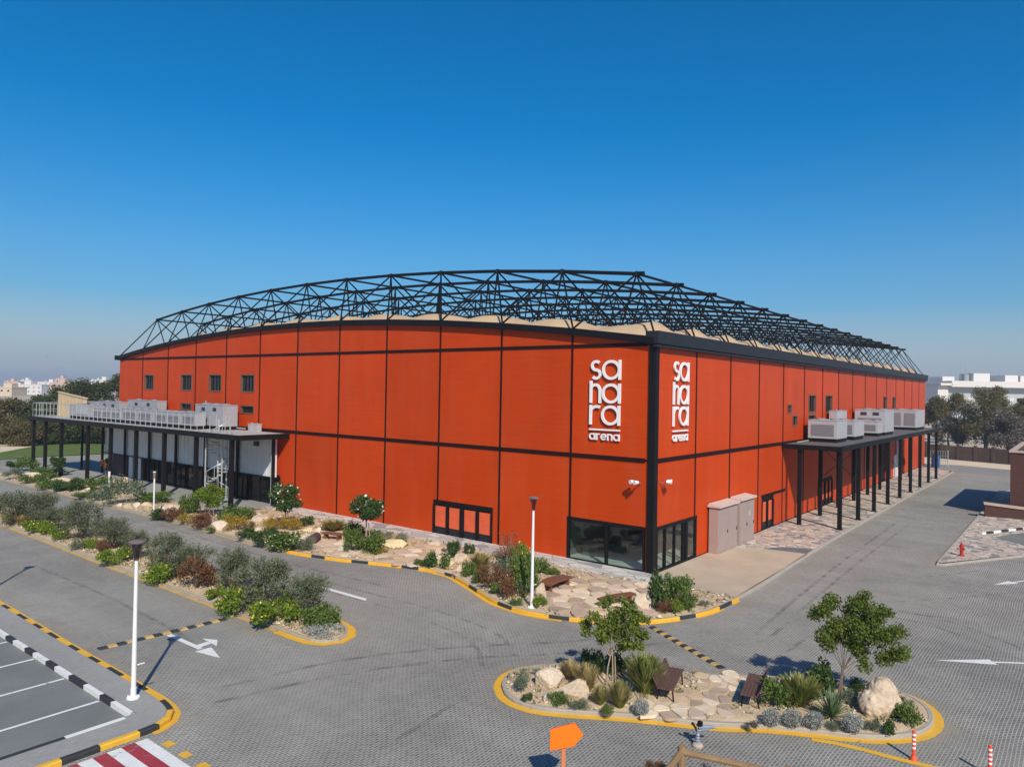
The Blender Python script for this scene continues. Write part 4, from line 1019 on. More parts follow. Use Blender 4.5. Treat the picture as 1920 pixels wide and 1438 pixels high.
# taupe cabinets at the right facade
def cabinet(label, x0, x1, y0, H, mark):
    o = thing('utility_cabinet', label, 'utility cabinet', ((x0 + x1) / 2, y0, BED), 0, 'taupe utility cabinets by the right facade')
    m2 = MB(); m2.box(x0, x1, y0, -.12, BED, H); m2.build('casing', MT['cab'], o, bevel=.02)
    m2 = MB(); m2.box(x0 - .1, x1 + .1, y0 - .16, -.06, H, H + .12); m2.prism([(y0 - .1, H + .12), (-.1, H + .12), (-.1, H + .22)], x0, x1, 0, lambda u, v, w: (w, u, v)); m2.build('roof', MT['cabtop'], o)
    xm = (x0 + x1) / 2
    for a, b in ((x0 + .06, xm - .01), (xm + .01, x1 - .06)):
        m2 = MB(); m2.box(a, b, y0 - .025, y0, BED + .12, H - .15); d = m2.build('door', MT['cab'], o)
        m2 = MB(); m2.box(b - .16, b - .12, y0 - .06, y0 - .025, 1.3, 1.5); m2.build('handle', MT['black'], d)
    if mark:
        m2 = MB(); m2.box(xm + .2, xm + .55, y0 - .035, y0 - .026, 1.9, 2.25); m2.build('notice', MT['acw'], o)
    return o
cabinet('taupe utility cabinet standing nearer the glazed corner', 7.3, 10.4, -.75, 3.0, False)
cabinet('taupe utility cabinet with a white notice on its door', 10.9, 13.5, -.75, 3.05, True)

# ------------------------------------------------------------------ benches
def park_bench(label, loc, rz):
    o = thing('park_bench', label, 'bench', loc, rz, 'slatted wooden park benches facing each other')
    for i in range(5):
        m2 = MB(); y = -.21 + i * .105; m2.box(-.97, .97, y - .045, y + .045, .43, .47); m2.build('seat_slat', MT['wood'], o, world=False)
    for i in range(3):
        m2 = MB(); z = .5 + i * .085; y = .25 + i * .045
        m2.add([(-.97, y, z), (.97, y, z), (.97, y + .035, z), (-.97, y + .035, z), (-.97, y + .025, z + .085), (.97, y + .025, z + .085), (.97, y + .06, z + .085), (-.97, y + .06, z + .085)],
               [(0, 3, 2, 1), (4, 5, 6, 7), (0, 1, 5, 4), (1, 2, 6, 5), (2, 3, 7, 6), (3, 0, 4, 7)]); m2.build('back_slat', MT['wood'], o, world=False)
    for x in (-.8, .8):
        m2 = MB(); m2.tube((x, -.2, .43), (x, -.24, 0), .025, n=6); m2.tube((x, .2, .43), (x, .3, 0), .025, n=6); m2.tube((x, -.24, .42), (x, .25, .42), .025, n=6); m2.tube((x, .24, .42), (x, .39, .77), .022, n=6)
        m2.build('side_frame', MT['black'], o, world=False)
    return o
park_bench('slatted wooden bench with its back to the tall green grass clump on the island', (-13.66, -7.74, .15), .26)
park_bench('slatted wooden bench with its back to the round green shrub on the island', (-12.40, -10.02, .15), math.pi + .22)
def rust_bench(label, p, q, w, z=BED + .07, h=.42, curve=.18):
    """weathering steel bench: bowed plank top on folded plate legs"""
    p, q = Vector((p[0], p[1], 0)), Vector((q[0], q[1], 0)); d = (q - p); L = d.length; d.normalize(); n = Vector((-d.y, d.x, 0))
    o = thing('rusty_bench', label, 'bench', ((p.x + q.x) / 2, (p.y + q.y) / 2, z))
    up, lo = [], []
    for i in range(9):
        t = i / 8; b = curve * 4 * t * (1 - t); ww = w * (.55 + .45 * math.sin(math.pi * (.15 + .7 * t)))
        c = p + d * (L * t) + n * b; up.append((c + n * ww / 2)); lo.append((c - n * ww / 2))
    poly = [(v.x, v.y) for v in lo] + [(v.x, v.y) for v in up[::-1]]
    m2 = MB(); m2.prism(poly, z + h - .09, z + h); m2.build('seat', MT['rust'], o, bevel=.015)
    for t in (.14, .86):
        c = p + d * (L * t) + n * (curve * 4 * t * (1 - t)); m2 = MB(); a = w * .36
        m2.prism([tuple((c - n * a - d * .05).xy), tuple((c - n * a + d * .05).xy), tuple((c + n * a + d * .05).xy), tuple((c + n * a - d * .05).xy)], z - .04, z + h - .09); m2.build('leg', MT['rust'], o)
    return o
zz = .62
rust_bench('rusty steel bench with a bowed top left of the flagged terrace at the glazed corner', g(1021, 1094, zz), g(1066, 1078, zz), .85)
rust_bench('narrow rusty steel bench beside the pale boulder at the glazed corner', g(1124, 1122, zz), g(1188, 1110, zz), .5, curve=.05)
rust_bench('curved brown bench on the flagstones left of the second flowering tree', g(606, 997, zz), g(640, 1001, zz), .55, curve=.1)

# ------------------------------------------------------------------ small street furniture
o = thing('direction_sign', 'orange arrow shaped sign board on an orange post pointing right', 'sign', tuple(g(1055, 1492)))
bp = g(1055, 1492); rr = _rh; 
def sp_(u, z): return bp + rr * u + Vector((0, 0, z))
m2 = MB(); m2.box(-.05, .05, -.05, .05, 0, 1.2); m2.build('post', MT['orangep'], o, world=False); o.rotation_euler = (0, 0, math.atan2(rr.y, rr.x))
m2 = MB(); m2.prism([(-.34, 1.15), (.25, 1.27), (.48, 1.55), (.27, 1.83), (-.34, 1.66)], -.06, .03, 0, lambda u, v, w: (u, w - .03, v)); m2.build('board', MT['orange'], o, world=False, bevel=.01)
o.location = bp
def flex_post(label, loc):
    o = thing('flexible_post', label, 'bollard', loc, 0, 'orange red flexible road posts')
    m2 = MB(); m2.lathe([(.10, 0), (.10, .03), (.065, .1), (.05, .14)], 14); m2.build('base', MT['bolred'], o, world=False)
    m2 = MB(); m2.lathe([(.05, .13), (.045, .8), (.02, .82)], 12); m2.build('tube', MT['bolred'], o, world=False)
    for z in (.34, .46, .58, .70):
        m2 = MB(); m2.lathe([(.049, z - .028), (.0515, z - .025), (.0515, z + .025), (.049, z + .028)], 12); m2.build('reflective_band', MT['letter'], o, world=False)
flex_post('orange red flexible post on the yellow line by the boulder end of the island', tuple(g(1713, 1424)))
flex_post('orange red flexible post cut off by the lower right edge', tuple(g(1856, 1454)))
o = thing('fire_hydrant', 'red fire hydrant on the paved corner at the right', 'fire hydrant', tuple(g(1803, 1042, .116)))
m2 = MB(); m2.lathe([(.17, 0), (.17, .06), (.11, .08), (.10, .5), (.14, .53), (.14, .58), (.12, .6), (.11, .72), (.04, .8), (.03, .84)], 14); m2.build('barrel', MT['hyd'], o, world=False)
for a in (0, 2.1, 4.2):
    m2 = MB(); m2.tube((.08 * math.cos(a), .08 * math.sin(a), .46), (.2 * math.cos(a), .2 * math.sin(a), .46), .06, n=8); m2.build('outlet', MT['hyd'], o, world=False)
# timber rail fence round a small planter in the foreground
fp = Vector(g(1277, 1484)); fp.z = 0
o = thing('timber_fence', 'weathered two rail timber fence corner at the bottom edge', 'fence', tuple(fp))
fl_d = (-CF.xy.to_3d() * 1.0 - _rh * .62).normalized(); fr_d = (-CF.xy.to_3d() * .42 + _rh * 1.0).normalized()
for c, nm in ((fp, 'post'), (fp + fl_d * 2.4, 'post'), (fp + fr_d * 2.5, 'post')):
    m2 = MB(); m2.tube(c, c + Vector((0, 0, 1.16)), .11, .10, n=9); m2.build(nm, MT['timber'], o)
for d in (fl_d, fr_d):
    for z in (1.0, .55):
        m2 = MB(); m2.tube(fp + Vector((0, 0, z)) + d * .05, fp + d * 2.4 + Vector((0, 0, z - .02)), .085, .075, n=8); m2.build('rail', MT['timber'], o)
q = fp + fr_d * 1.2 + fl_d * 1.2
ring = [(q.x + 1.9 * math.cos(t * .2618), q.y + 1.9 * math.sin(t * .2618)) for t in range(24)]
mb = MB(); kerb(mb, smooth_line(ring, .3, True), .18, .12, True); structure(mb, 'kerb', MT['pinkkerb'])
mb = MB(); mb.sheet([(q.x + 1.75 * math.cos(t * .2618), q.y + 1.75 * math.sin(t * .2618)) for t in range(24)], .09); structure(mb, 'planter_bed', MT['sand'])
# small jointed fixture behind the fence post
fx = Vector(g(1308, 1399)); fx.z = 0
o = thing('viewing_scope', 'small grey jointed fixture with a horizontal tube on a ringed post behind the timber fence', 'fixture', tuple(fx))
ag = math.atan2(_rh.y, _rh.x); o.rotation_euler = (0, 0, ag)
B = lambda m2, nm, mt: m2.build(nm, MT[mt], o, world=False)
m2 = MB(); m2.lathe([(.15, 0), (.16, .05), (.12, .1), (.05, .12)], 12); B(m2, 'base', 'cap')
m2 = MB(); m2.lathe([(.07, .1), (.055, .14), (.07, .18), (.055, .22), (.07, .26), (.05, .3), (.07, .34), (.045, .38), (.05, .5)], 10); B(m2, 'ringed_post', 'greyblue')
m2 = MB(); m2.tube((.0, 0, .4), (-.12, 0, .62), .035, .03, n=8); m2.tube((-.12, 0, .62), (-.17, 0, .66), .045, n=8); B(m2, 'handle', 'charcoal')
m2 = MB(); m2.tube((.0, 0, .46), (.32, 0, .52), .05, n=8); m2.tube((.02, 0, .55), (.42, 0, .56), .07, .05, n=10); m2.tube((.42, 0, .56), (.5, 0, .55), .045, n=8); B(m2, 'tube', 'greyblue')
m2 = MB(); m2.lathe([(.03, .56), (.08, .6), (.08, .7), (.03, .73)], 10, (.06, 0, 0)); m2.tube((.06, 0, .62), (-.04, 0, .6), .04, n=8); B(m2, 'head', 'black')

# ------------------------------------------------------------------ brick block and walls at the right, back wall
bk = thing('brick_building', 'dark brown brick block with a pale coping at the right edge', 'building', (39.5, -14, 0))
mb = MB(); mb.box(38.6, 55, -26, -13.6, 0, 5.55); mb.build('wall', MT['brick'], bk)
mb = MB(); mb.box(38.9, 54.7, -25.7, -13.9, 5.55, 5.6); mb.build('roof', MT['brick'], bk)
mb = MB(); mb.box(38.5, 38.9, -26.1, -13.5, 5.55, 5.72); mb.box(54.7, 55.1, -26.1, -13.5, 5.55, 5.72); mb.box(38.9, 54.7, -13.9, -13.5, 5.55, 5.72); mb.build('coping', MT['cap'], bk)
lw = thing('low_brick_wall', 'low brown brick wall with a buff coping in front of the brick block', 'wall', (37.4, -12, .11))
for nm, zs, ex, mt in (('brickwork', (.1, 1.12, .1, .72), 0, 'brick'), ('coping', (1.12, 1.28, .72, .88), .09, 'cap')):
    mb = MB(); a, b = Vector((37.2, -11.95)), Vector((38.2, -17.5)); d = (b - a).normalized(); n = Vector((-d.y, d.x)); th = .55 + ex
    pts = [a - d * ex - n * (-0) - n * ex * -1 * 0 + n * -ex * 0, ]
    A0 = a - d * ex - n * ex; A1 = a - d * ex + n * th; B0 = b - n * ex; B1 = b + n * th
    vs = [(A0.x, A0.y, zs[0]), (B0.x, B0.y, zs[2]), (B1.x, B1.y, zs[2]), (A1.x, A1.y, zs[0]), (A0.x, A0.y, zs[1]), (B0.x, B0.y, zs[3]), (B1.x, B1.y, zs[3]), (A1.x, A1.y, zs[1])]
    mb.add(vs, [(0, 3, 2, 1), (4, 5, 6, 7), (0, 1, 5, 4), (1, 2, 6, 5), (2, 3, 7, 6), (3, 0, 4, 7)]); mb.build(nm, MT[mt], lw)
pw = thing('boundary_wall', 'long brown boundary wall with piers behind the end of the right hand road', 'wall', (102, -3, 0))
a, b = Vector((106.5, 7.5, 0)), Vector((96.5, -22, 0)); d = (b - a); L = d.length; d.normalize(); n = Vector((-d.y, d.x, 0))
mb = MB()
for i in range(12):
    p0, p1 = a + d * (L * i / 12 + .2), a + d * (L * (i + 1) / 12 - .2)
    mb.prism([tuple(p0.xy), tuple(p1.xy), tuple((p1 + n * .2).xy), tuple((p0 + n * .2).xy)], 0, 2.25)
mb.build('wall_panel', MT['pwall'], pw)
for i in range(13):
    p0 = a + d * (L * i / 12); mb = MB(); mb.prism([tuple((p0 - d * .2 - n * .08).xy), tuple((p0 + d * .2 - n * .08).xy), tuple((p0 + d * .2 + n * .3).xy), tuple((p0 - d * .2 + n * .3).xy)], 0, 2.5); mb.build('pier', MT['pwall'], pw)
# drum and mesh gate at the far corner
dp = Vector(g(1754, 876)); dp.z = 0
o = thing('plastic_drum', 'blue plastic drum at the far end of the right facade', 'drum', tuple(dp))
m2 = MB(); m2.lathe([(.5, 0), (.52, .1), (.55, .5), (.52, .55), (.55, .6), (.55, 1.3), (.52, 1.36), (.55, 1.42), (.5, 1.75), (.3, 1.8)], 14); m2.build('body', MT['blue'], o, world=False)
m2 = MB(); m2.lathe([(.42, 1.8), (.42, 1.9), (.1, 1.92)], 12); m2.build('lid', MT['blackp'], o, world=False)
o = thing('mesh_gate', 'small greenish mesh gate beside the blue drum', 'gate', (88.2, -1.5, 0))
gm = M('pale green netting', (.26, .33, .28), .7, 5, .15)
m2 = MB()
for i in range(9): m2.tube((88.6, -.2 - i * .32, 0), (88.6, -.2 - i * .32, 2.2), .03, n=4)
for z in (.1, .8, 1.5, 2.2): m2.tube((88.6, -.2, z), (88.6, -2.76, z), .03, n=4)
m2.build('mesh_panel', gm, o)
for y in (-.2, -2.76):
    m2 = MB(); m2.tube((88.6, y, 0), (88.6, y, 2.35), .06, n=6); m2.build('post', MT['galv'], o)
# ------------------------------------------------------------------ rocks
def rock_mesh(name, seed, mat, boxy=.5):
    rnd = random.Random(seed); bm = bmesh.new(); bmesh.ops.create_icosphere(bm, subdivisions=4, radius=1)
    cuts = [(Vector((rnd.gauss(0, 1), rnd.gauss(0, 1), rnd.gauss(.2, .8))).normalized(), rnd.uniform(.52, .84)) for _ in range(15)]
    o_ = Vector((seed * 3.1, seed * 1.7, 0))
    for v in bm.verts:
        p = v.co.copy()
        for n, d in cuts:
            k = p.dot(n) - d
            if k > 0: p -= n * k * .985
        p *= 1 + .06 * mnoise.noise(p * 1.4 + o_) + .035 * mnoise.noise(p * 4 + o_) + .022 * mnoise.noise(p * 11 + o_)
        v.co = p
    xs = [v.co.x for v in bm.verts]; ys = [v.co.y for v in bm.verts]; zs = [v.co.z for v in bm.verts]
    z0 = min(zs) * .55; zt = max(zs)
    for v in bm.verts:
        v.co.x = (v.co.x - (max(xs) + min(xs)) / 2) / (max(xs) - min(xs)); v.co.y = (v.co.y - (max(ys) + min(ys)) / 2) / (max(ys) - min(ys))
        v.co.z = (v.co.z - z0) / (zt - z0)
    me = bpy.data.meshes.new(name); bm.to_mesh(me); bm.free(); me.materials.append(mat)
    return me
RK = {}
def rock(px, py, w, h, label, mat='rock', depth=.75, z=BED, seed=None, rot=None):
    """base centre in photo pixels, width and height in photo pixels at that distance"""
    seed = seed if seed is not None else int(px) % 7
    if (seed, mat) not in RK: RK[(seed, mat)] = rock_mesh('boulder', seed, MT[mat])
    p = Vector(g(px, py, z)); s = dist(p) / FPIX
    o = bpy.data.objects.new('boulder', RK[(seed, mat)]); COL.objects.link(o)
    W_, H_ = w * s, h * s
    f = Vector((CF.x, CF.y, 0)).normalized()
    o.location = p + f * (W_ * depth * .42) - Vector((0, 0, .04)); o.rotation_euler = (0, 0, math.atan2(_rh.y, _rh.x) + (rot or 0))
    # foreshortened view from above adds to the height seen: take it off
    tilt = 10 / max(dist(p), 1)
    o.scale = (W_, W_ * depth, max(.3 * H_, H_ - W_ * depth * tilt * .55))
    return tag(o, label, 'boulder', 'boulders set in the planting')

# ------------------------------------------------------------------ plants
def quads(mb_v, mb_f, mb_m, C, D, U, L, Wd, mi, fold=0):
    """append leaf blades: centre C, along D, across U (numpy arrays)"""
    n = len(C); b = sum(len(a) for a in mb_v)
    a = C - D * (L / 2)[:, None]; t = C + D * (L / 2)[:, None]; mid = C
    l = mid - U * (Wd / 2)[:, None]; r = mid + U * (Wd / 2)[:, None]
    V = np.stack([a, r, t, l], 1).reshape(-1, 3); mb_v.append(V)
    idx = np.arange(n)[:, None] * 4 + np.arange(4)[None, :] + b; mb_f.append(idx); mb_m.append(np.full(n, mi))
def mesh_np(name, V, F, Mi, mats, extra=None):
    me = bpy.data.meshes.new(name); V = np.concatenate(V).astype(np.float32); F = np.concatenate(F).astype(np.int32); Mi = np.concatenate(Mi).astype(np.int32)
    vs = V.reshape(-1); nv = len(V); nf = len(F)
    if extra is not None:                       # stems (MB) appended as n-gons
        ev = np.array(extra.v, np.float32); ef = extra.f; em = extra.m
    else: ev = np.zeros((0, 3), np.float32); ef = []; em = []
    allv = np.concatenate([V, ev]) if len(ev) else V
    me.vertices.add(len(allv)); me.vertices.foreach_set('co', allv.reshape(-1))
    loops = list(F.reshape(-1)); starts = list(range(0, nf * 4, 4)); k = nf * 4
    for f in ef: loops += [i + nv for i in f]; starts.append(k); k += len(f)
    me.loops.add(len(loops)); me.loops.foreach_set('vertex_index', np.array(loops, np.int32))
    me.polygons.add(len(starts)); me.polygons.foreach_set('loop_start', np.array(starts, np.int32))
    me.polygons.foreach_set('material_index', np.concatenate([Mi, np.array(em, np.int32)]) if len(em) else Mi)
    for m in mats: me.materials.append(m)
    me.update(calc_edges=True); me.validate()
    return me
def unit(a): return a / np.maximum(np.linalg.norm(a, axis=1), 1e-6)[:, None]
def clump_leaves(rng, centers, radii, n, size, asp, up=.25, shell=.55):
    """leaf blades scattered through a set of ellipsoid clumps, denser outside"""
    centers = np.array(centers, float); radii = np.array(radii, float)
    vol = (radii.prod(1)) ** (2 / 3); k = rng.choice(len(centers), n, p=vol / vol.sum())
    d = unit(rng.normal(size=(n, 3))); r = rng.uniform(0, 1, n) ** (1 - shell * .7)
    r = np.where(rng.uniform(size=n) < .08, r * 1.14, r)
    C = centers[k] + d * radii[k] * r[:, None]
    D = unit(d * .55 + rng.normal(size=(n, 3)) * .75 + np.array([0, 0, up])); U = unit(np.cross(D, rng.normal(size=(n, 3))))
    L = size * rng.uniform(.65, 1.35, n); return C, D, U, L, L * asp
LM = {
 'olive': leaf_mat('grey olive leaves', (.085, .102, .050), (.20, .225, .125), .25),
 'rust': leaf_mat('rust brown leaves', (.10, .042, .018), (.235, .115, .05), .2),
 'green': leaf_mat('mid green leaves', (.06, .11, .017), (.175, .24, .05), .3),
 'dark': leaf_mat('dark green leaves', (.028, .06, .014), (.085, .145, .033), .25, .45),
 'lime': leaf_mat('bright green leaves', (.075, .14, .010), (.225, .30, .03), .3),
 'gold': leaf_mat('golden yellow leaves', (.24, .17, .018), (.48, .34, .04), .3),
 'straw': leaf_mat('straw coloured grass', (.36, .27, .10), (.66, .53, .26), .4),
 'grassg': leaf_mat('green grass blades', (.13, .18, .025), (.36, .38, .10), .4),
 'silver': leaf_mat('silver grey leaves', (.21, .225, .20), (.38, .395, .36), .15),
 'sage': leaf_mat('grey green leaves', (.09, .12, .065), (.20, .24, .15), .2),
 'agave': leaf_mat('blue green spiky leaves', (.085, .13, .055), (.21, .28, .13), .1, .45),
 'tree': leaf_mat('fresh green tree leaves', (.085, .125, .016), (.25, .30, .05), .35),
 'treeR': leaf_mat('deep green tree leaves', (.055, .095, .012), (.20, .25, .04), .35),
 'bgt': leaf_mat('far dusty green leaves', (.034, .048, .014), (.10, .12, .04), .2),
 'bgb': leaf_mat('far olive brown leaves', (.070, .058, .020), (.19, .15, .052), .2),
 'twig': leaf_mat('dry grey twigs', (.075, .06, .05), (.17, .14, .115), .05),
 'flower': leaf_mat('white blossom', (.72, .66, .52), (.85, .82, .74), .1),
 'yflower': leaf_mat('yellow blossom', (.62, .50, .03), (.78, .68, .12), .1),
}
PM = {}
def stems(rnd, n, w, h, r=.02, mi=2):
    m2 = MB()
    for i in range(n):
        a = rnd.uniform(0, 6.283); q = Vector((math.cos(a) * w * .3 * rnd.random(), math.sin(a) * w * .3 * rnd.random(), h * rnd.uniform(.5, .85))); m2.tube((q.x * .15, q.y * .15, -.05), q, r, r * .4, n=4, mi=mi)
    return m2
def bush(kind, v):
    """unit plant meshes in metres: (mesh, width, height)"""
    key = (kind, v)
    if key in PM: return PM[key]
    rng = np.random.default_rng(hash_(kind) + v * 17); rnd = random.Random(hash_(kind) + v * 31)
    V, F, Mi = [], [], []; ex = None; mats = [LM['green'], LM['yflower'], MT['bark']]
    def dome(w, h, n, leaf, size, asp, up=.25, lumps=9, fl=0, flm=None, flat=.3):
        cs, rs = [], []
        for i in range(lumps):
            a = rnd.uniform(0, 6.283); rr = (rnd.random() ** .5) * w * .34; zz = rnd.uniform(flat, .72) * h * (1 - .45 * rr / (w * .5))
            cs.append((math.cos(a) * rr, math.sin(a) * rr, zz)); q = rnd.uniform(.15, .25) * w; rs.append((q, q, q * h / w * rnd.uniform(1.0, 1.5)))
        C, D, U, L, Wd = clump_leaves(rng, cs, rs, n, size, asp, up); C[:, 2] = np.abs(C[:, 2])
        mats[0] = LM[leaf]; quads(V, F, Mi, C, D, U, L, Wd, 0)
        if fl:
            k = rng.choice(n, fl); o_ = C[k] + unit(C[k] - np.array([0, 0, h * .2])) * .06
            D2 = unit(rng.normal(size=(fl, 3))); U2 = unit(np.cross(D2, rng.normal(size=(fl, 3)))); s = rng.uniform(.04, .08, fl) * (w / 1.6) ** .5
            mats[1] = LM[flm or 'yflower']; quads(V, F, Mi, o_, D2, U2, s, s, 1)
    if kind == 'olive':
        w, h = 2.6, 2.3; cs, rs = [], []
        for i in range(24):
            a = rnd.uniform(0, 6.283); rr = rnd.random() ** .6 * .82; zz = rnd.uniform(.7, 1.85) - .25 * rr
            cs.append((math.cos(a) * rr, math.sin(a) * rr, zz)); q = rnd.uniform(.24, .46); rs.append((q, q, q * 1.3))
        C, D, U, L, Wd = clump_leaves(rng, cs, rs, 6500, .105, .34, .55, .2); mats[0] = LM['olive']; quads(V, F, Mi, C, D, U, L, Wd, 0)
        # wispy outer shoots
        for i in range(60):
            a = rnd.uniform(0, 6.283); el = rnd.uniform(.3, 1.4); d = np.array([math.cos(a) * math.cos(el), math.sin(a) * math.cos(el), math.sin(el)])
            base = np.array([0, 0, 1.0]) + d * np.array([.75, .75, .65]); n = 14; t = rng.uniform(0, .5, n)
            C = base + d * t[:, None] + rng.normal(size=(n, 3)) * .03; D = unit(d + rng.normal(size=(n, 3)) * .5); U = unit(np.cross(D, rng.normal(size=(n, 3)))); L = np.full(n, .11)
            quads(V, F, Mi, C, D, U, L, L * .35, 0)
        ex = stems(rnd, 9, 2.2, 1.8, .035)
    elif kind == 'rust': w, h = 1.5, 1.2; dome(w, h, 1900, 'rust', .085, .5, .4); ex = stems(rnd, 8, w, h)
    elif kind == 'green': w, h = 1.3, .9; dome(w, h, 1700, 'green', .085, .55)
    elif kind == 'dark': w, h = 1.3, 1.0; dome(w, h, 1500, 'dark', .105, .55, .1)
    elif kind == 'sage': w, h = 1.5, 1.1; dome(w, h, 1900, 'sage', .08, .4, .4)
    elif kind == 'lime': w, h = 1.8, .75; dome(w, h, 2200, 'lime', .085, .7, .2, 12, 70)
    elif kind == 'carpet': w, h = 2.0, .35; dome(w, h, 1700, 'silver', .075, .5, .3, 14, 0)
    elif kind == 'gold': w, h = 1.4, 1.1; dome(w, h, 1700, 'gold', .095, .35, .6)
    elif kind == 'white': w, h = 1.2, .9; dome(w, h, 1500, 'green', .09, .6, .2, 9, 60, 'flower')
    elif kind == 'silver':
        w, h = .62, .56; cs = [(0, 0, .26)]; rs = [(.27, .27, .27)]
        C, D, U, L, Wd = clump_leaves(rng, cs, rs, 1500, .05, .5, .2, 1.0); C[:, 2] = np.abs(C[:, 2]); mats[0] = LM['silver']; quads(V, F, Mi, C, D, U, L, Wd, 0)
    elif kind == 'drydwarf': w, h = .7, .35; dome(w, h, 600, 'twig', .06, .35, .4, 6)
    elif kind in ('grass', 'straw', 'greengrass'):
        w, h = 1.25, 1.35; n = 1000; a = rng.uniform(0, 6.283, n); ln = rng.uniform(.02, .55, n); base = np.stack([np.cos(a) * .12 * rng.uniform(0, 1, n), np.sin(a) * .12 * rng.uniform(0, 1, n), np.zeros(n)], 1)
        hgt = rng.uniform(.55, 1.3, n) * (1 - ln * .35); out = np.stack([np.cos(a), np.sin(a), np.zeros(n)], 1)
        mids = base + out * (ln * .45)[:, None] + np.array([0, 0, 1]) * (hgt * .6)[:, None]; tips = base + out * ln[:, None] + np.array([0, 0, 1]) * hgt[:, None]
        sd = np.stack([-np.sin(a), np.cos(a), np.zeros(n)], 1); wd = rng.uniform(.014, .026, n)[:, None]
        c1 = {'grass': 'grassg', 'straw': 'straw', 'greengrass': 'grassg'}[kind]; mats[0] = LM[c1]; mats[1] = LM['straw']
        Vq = np.stack([base - sd * wd, base + sd * wd, mids + sd * wd, mids - sd * wd], 1).reshape(-1, 3); V.append(Vq); F.append(np.arange(n * 4).reshape(-1, 4)); Mi.append(np.zeros(n))
        b = n * 4; Vq = np.stack([mids - sd * wd, mids + sd * wd, tips + sd * wd * .3, tips - sd * wd * .3], 1).reshape(-1, 3); V.append(Vq); F.append(np.arange(n * 4).reshape(-1, 4) + b)
        Mi.append(np.where(rng.uniform(size=n) < {'grass': .55, 'straw': .8, 'greengrass': .22}[kind], 1, 0))
    elif kind == 'agave':
        w, h = 1.15, .8; n = 70; ga = np.arange(n) * 2.39996; el = 0.12 + 1.25 * (np.arange(n) / n); ln = .62 * rng.uniform(.85, 1.1, n)
        d = np.stack([np.cos(ga) * np.cos(el), np.sin(ga) * np.cos(el), np.sin(el)], 1); sd = np.stack([-np.sin(ga), np.cos(ga), 0 * ga], 1); base = d * .04 + np.array([0, 0, .06])
        m = base + d * (ln * .5)[:, None]; t = base + d * ln[:, None]; t[:, 2] -= .03
        V.append(np.stack([base - sd * .022, base + sd * .022, m + sd * .03, m - sd * .03], 1).reshape(-1, 3)); F.append(np.arange(n * 4).reshape(-1, 4)); Mi.append(np.zeros(n))
        V.append(np.stack([m - sd * .03, m + sd * .03, t + sd * .003, t - sd * .003], 1).reshape(-1, 3)); F.append(np.arange(n * 4).reshape(-1, 4) + n * 4); Mi.append(np.zeros(n)); mats[0] = LM['agave']
    me = mesh_np(kind, V, F, Mi, mats, ex)
    allz = np.concatenate(V); w_ = 2 * np.percentile(np.hypot(allz[:, 0], allz[:, 1]), 95); h_ = np.percentile(allz[:, 2], 99)
    PM[key] = (me, float(w_), float(h_)); return PM[key]
def hash_(s): return sum((i + 1) * ord(c) for i, c in enumerate(s))
KN = {'olive': ('olive_bush', 'bush'), 'rust': ('rust_shrub', 'shrub'), 'green': ('green_shrub', 'shrub'), 'dark': ('dark_shrub', 'shrub'), 'sage': ('sage_shrub', 'shrub'), 'lime': ('flowering_groundcover', 'plant'),
      'carpet': ('silver_groundcover', 'plant'), 'gold': ('golden_shrub', 'shrub'), 'white': ('blossom_shrub', 'shrub'), 'silver': ('silver_shrub', 'shrub'), 'drydwarf': ('dry_shrub', 'shrub'), 'grass': ('grass_clump', 'ornamental grass'),
      'straw': ('grass_clump', 'ornamental grass'), 'greengrass': ('grass_clump', 'ornamental grass'), 'agave': ('spiky_agave', 'agave')}
pcount = {}
def plant(kind, px, py, w, h, label, z=BED, group=None):
    """foot of the plant in photo pixels, size in photo pixels at that distance"""
    pcount[kind] = pcount.get(kind, 0) + 1; me, w0, h0 = bush(kind, pcount[kind] % (3 if kind == 'olive' else 2))
    p = Vector(g(px, py, z)); s = dist(p) / FPIX; W_, H_ = w * s, h * s
    if kind == 'olive': W_ *= .79; H_ *= .88
    tilt = 10 / dist(p); H_ = max(.5 * H_, H_ - .22 * W_ * tilt); W_ *= 1.22 if 'grass' not in KN[kind][0] else 1.0; H_ *= 1.18 if 'grass' not in KN[kind][0] else .95
    f = Vector((CF.x, CF.y, 0)).normalized(); o = bpy.data.objects.new(KN[kind][0], me); COL.objects.link(o)
    o.location = p + f * W_ * .22; o.rotation_euler = (0, 0, (px * 1.37) % 6.283); o.scale = (W_ / w0, W_ / w0, H_ / h0)
    return tag(o, label, KN[kind][1], group)

# median hedge
HG = 'grey green olive bushes of the median hedge'; MG = 'bright groundcover under the olive hedge'
for px, py, w, h, lab in (
 (14, 985, 72, 60, 'grey green olive bush cut by the left edge, first of the median hedge'),
 (62, 984, 66, 58, 'grey green olive bush second from the left edge in the median hedge'),
 (94, 994, 50, 40, 'low dark olive bush third from the left edge in the median hedge'),
 (146, 1014, 72, 72, 'large olive bush in the median hedge opposite the row of small pale boulders'),
 (206, 1032, 68, 58, 'olive bush just left of the lamp lantern with a dead patch below it'),
 (250, 1050, 48, 52, 'dark olive bush in the median hedge directly behind the lamp lantern'),
 (304, 1068, 64, 66, 'olive bush in the median hedge just right of the lamp lantern'),
 (354, 1086, 82, 62, 'wide olive bush in the median hedge above the big rust brown shrub'),
 (432, 1110, 66, 78, 'upright olive bush in the median hedge, third from its rounded tip'),
 (488, 1148, 104, 96, 'largest olive bush of the median hedge, second from its rounded tip'),
 (570, 1160, 88, 80, 'olive bush nearest the rounded tip of the median')): plant('olive', px, py, w, h, lab, .12, HG)
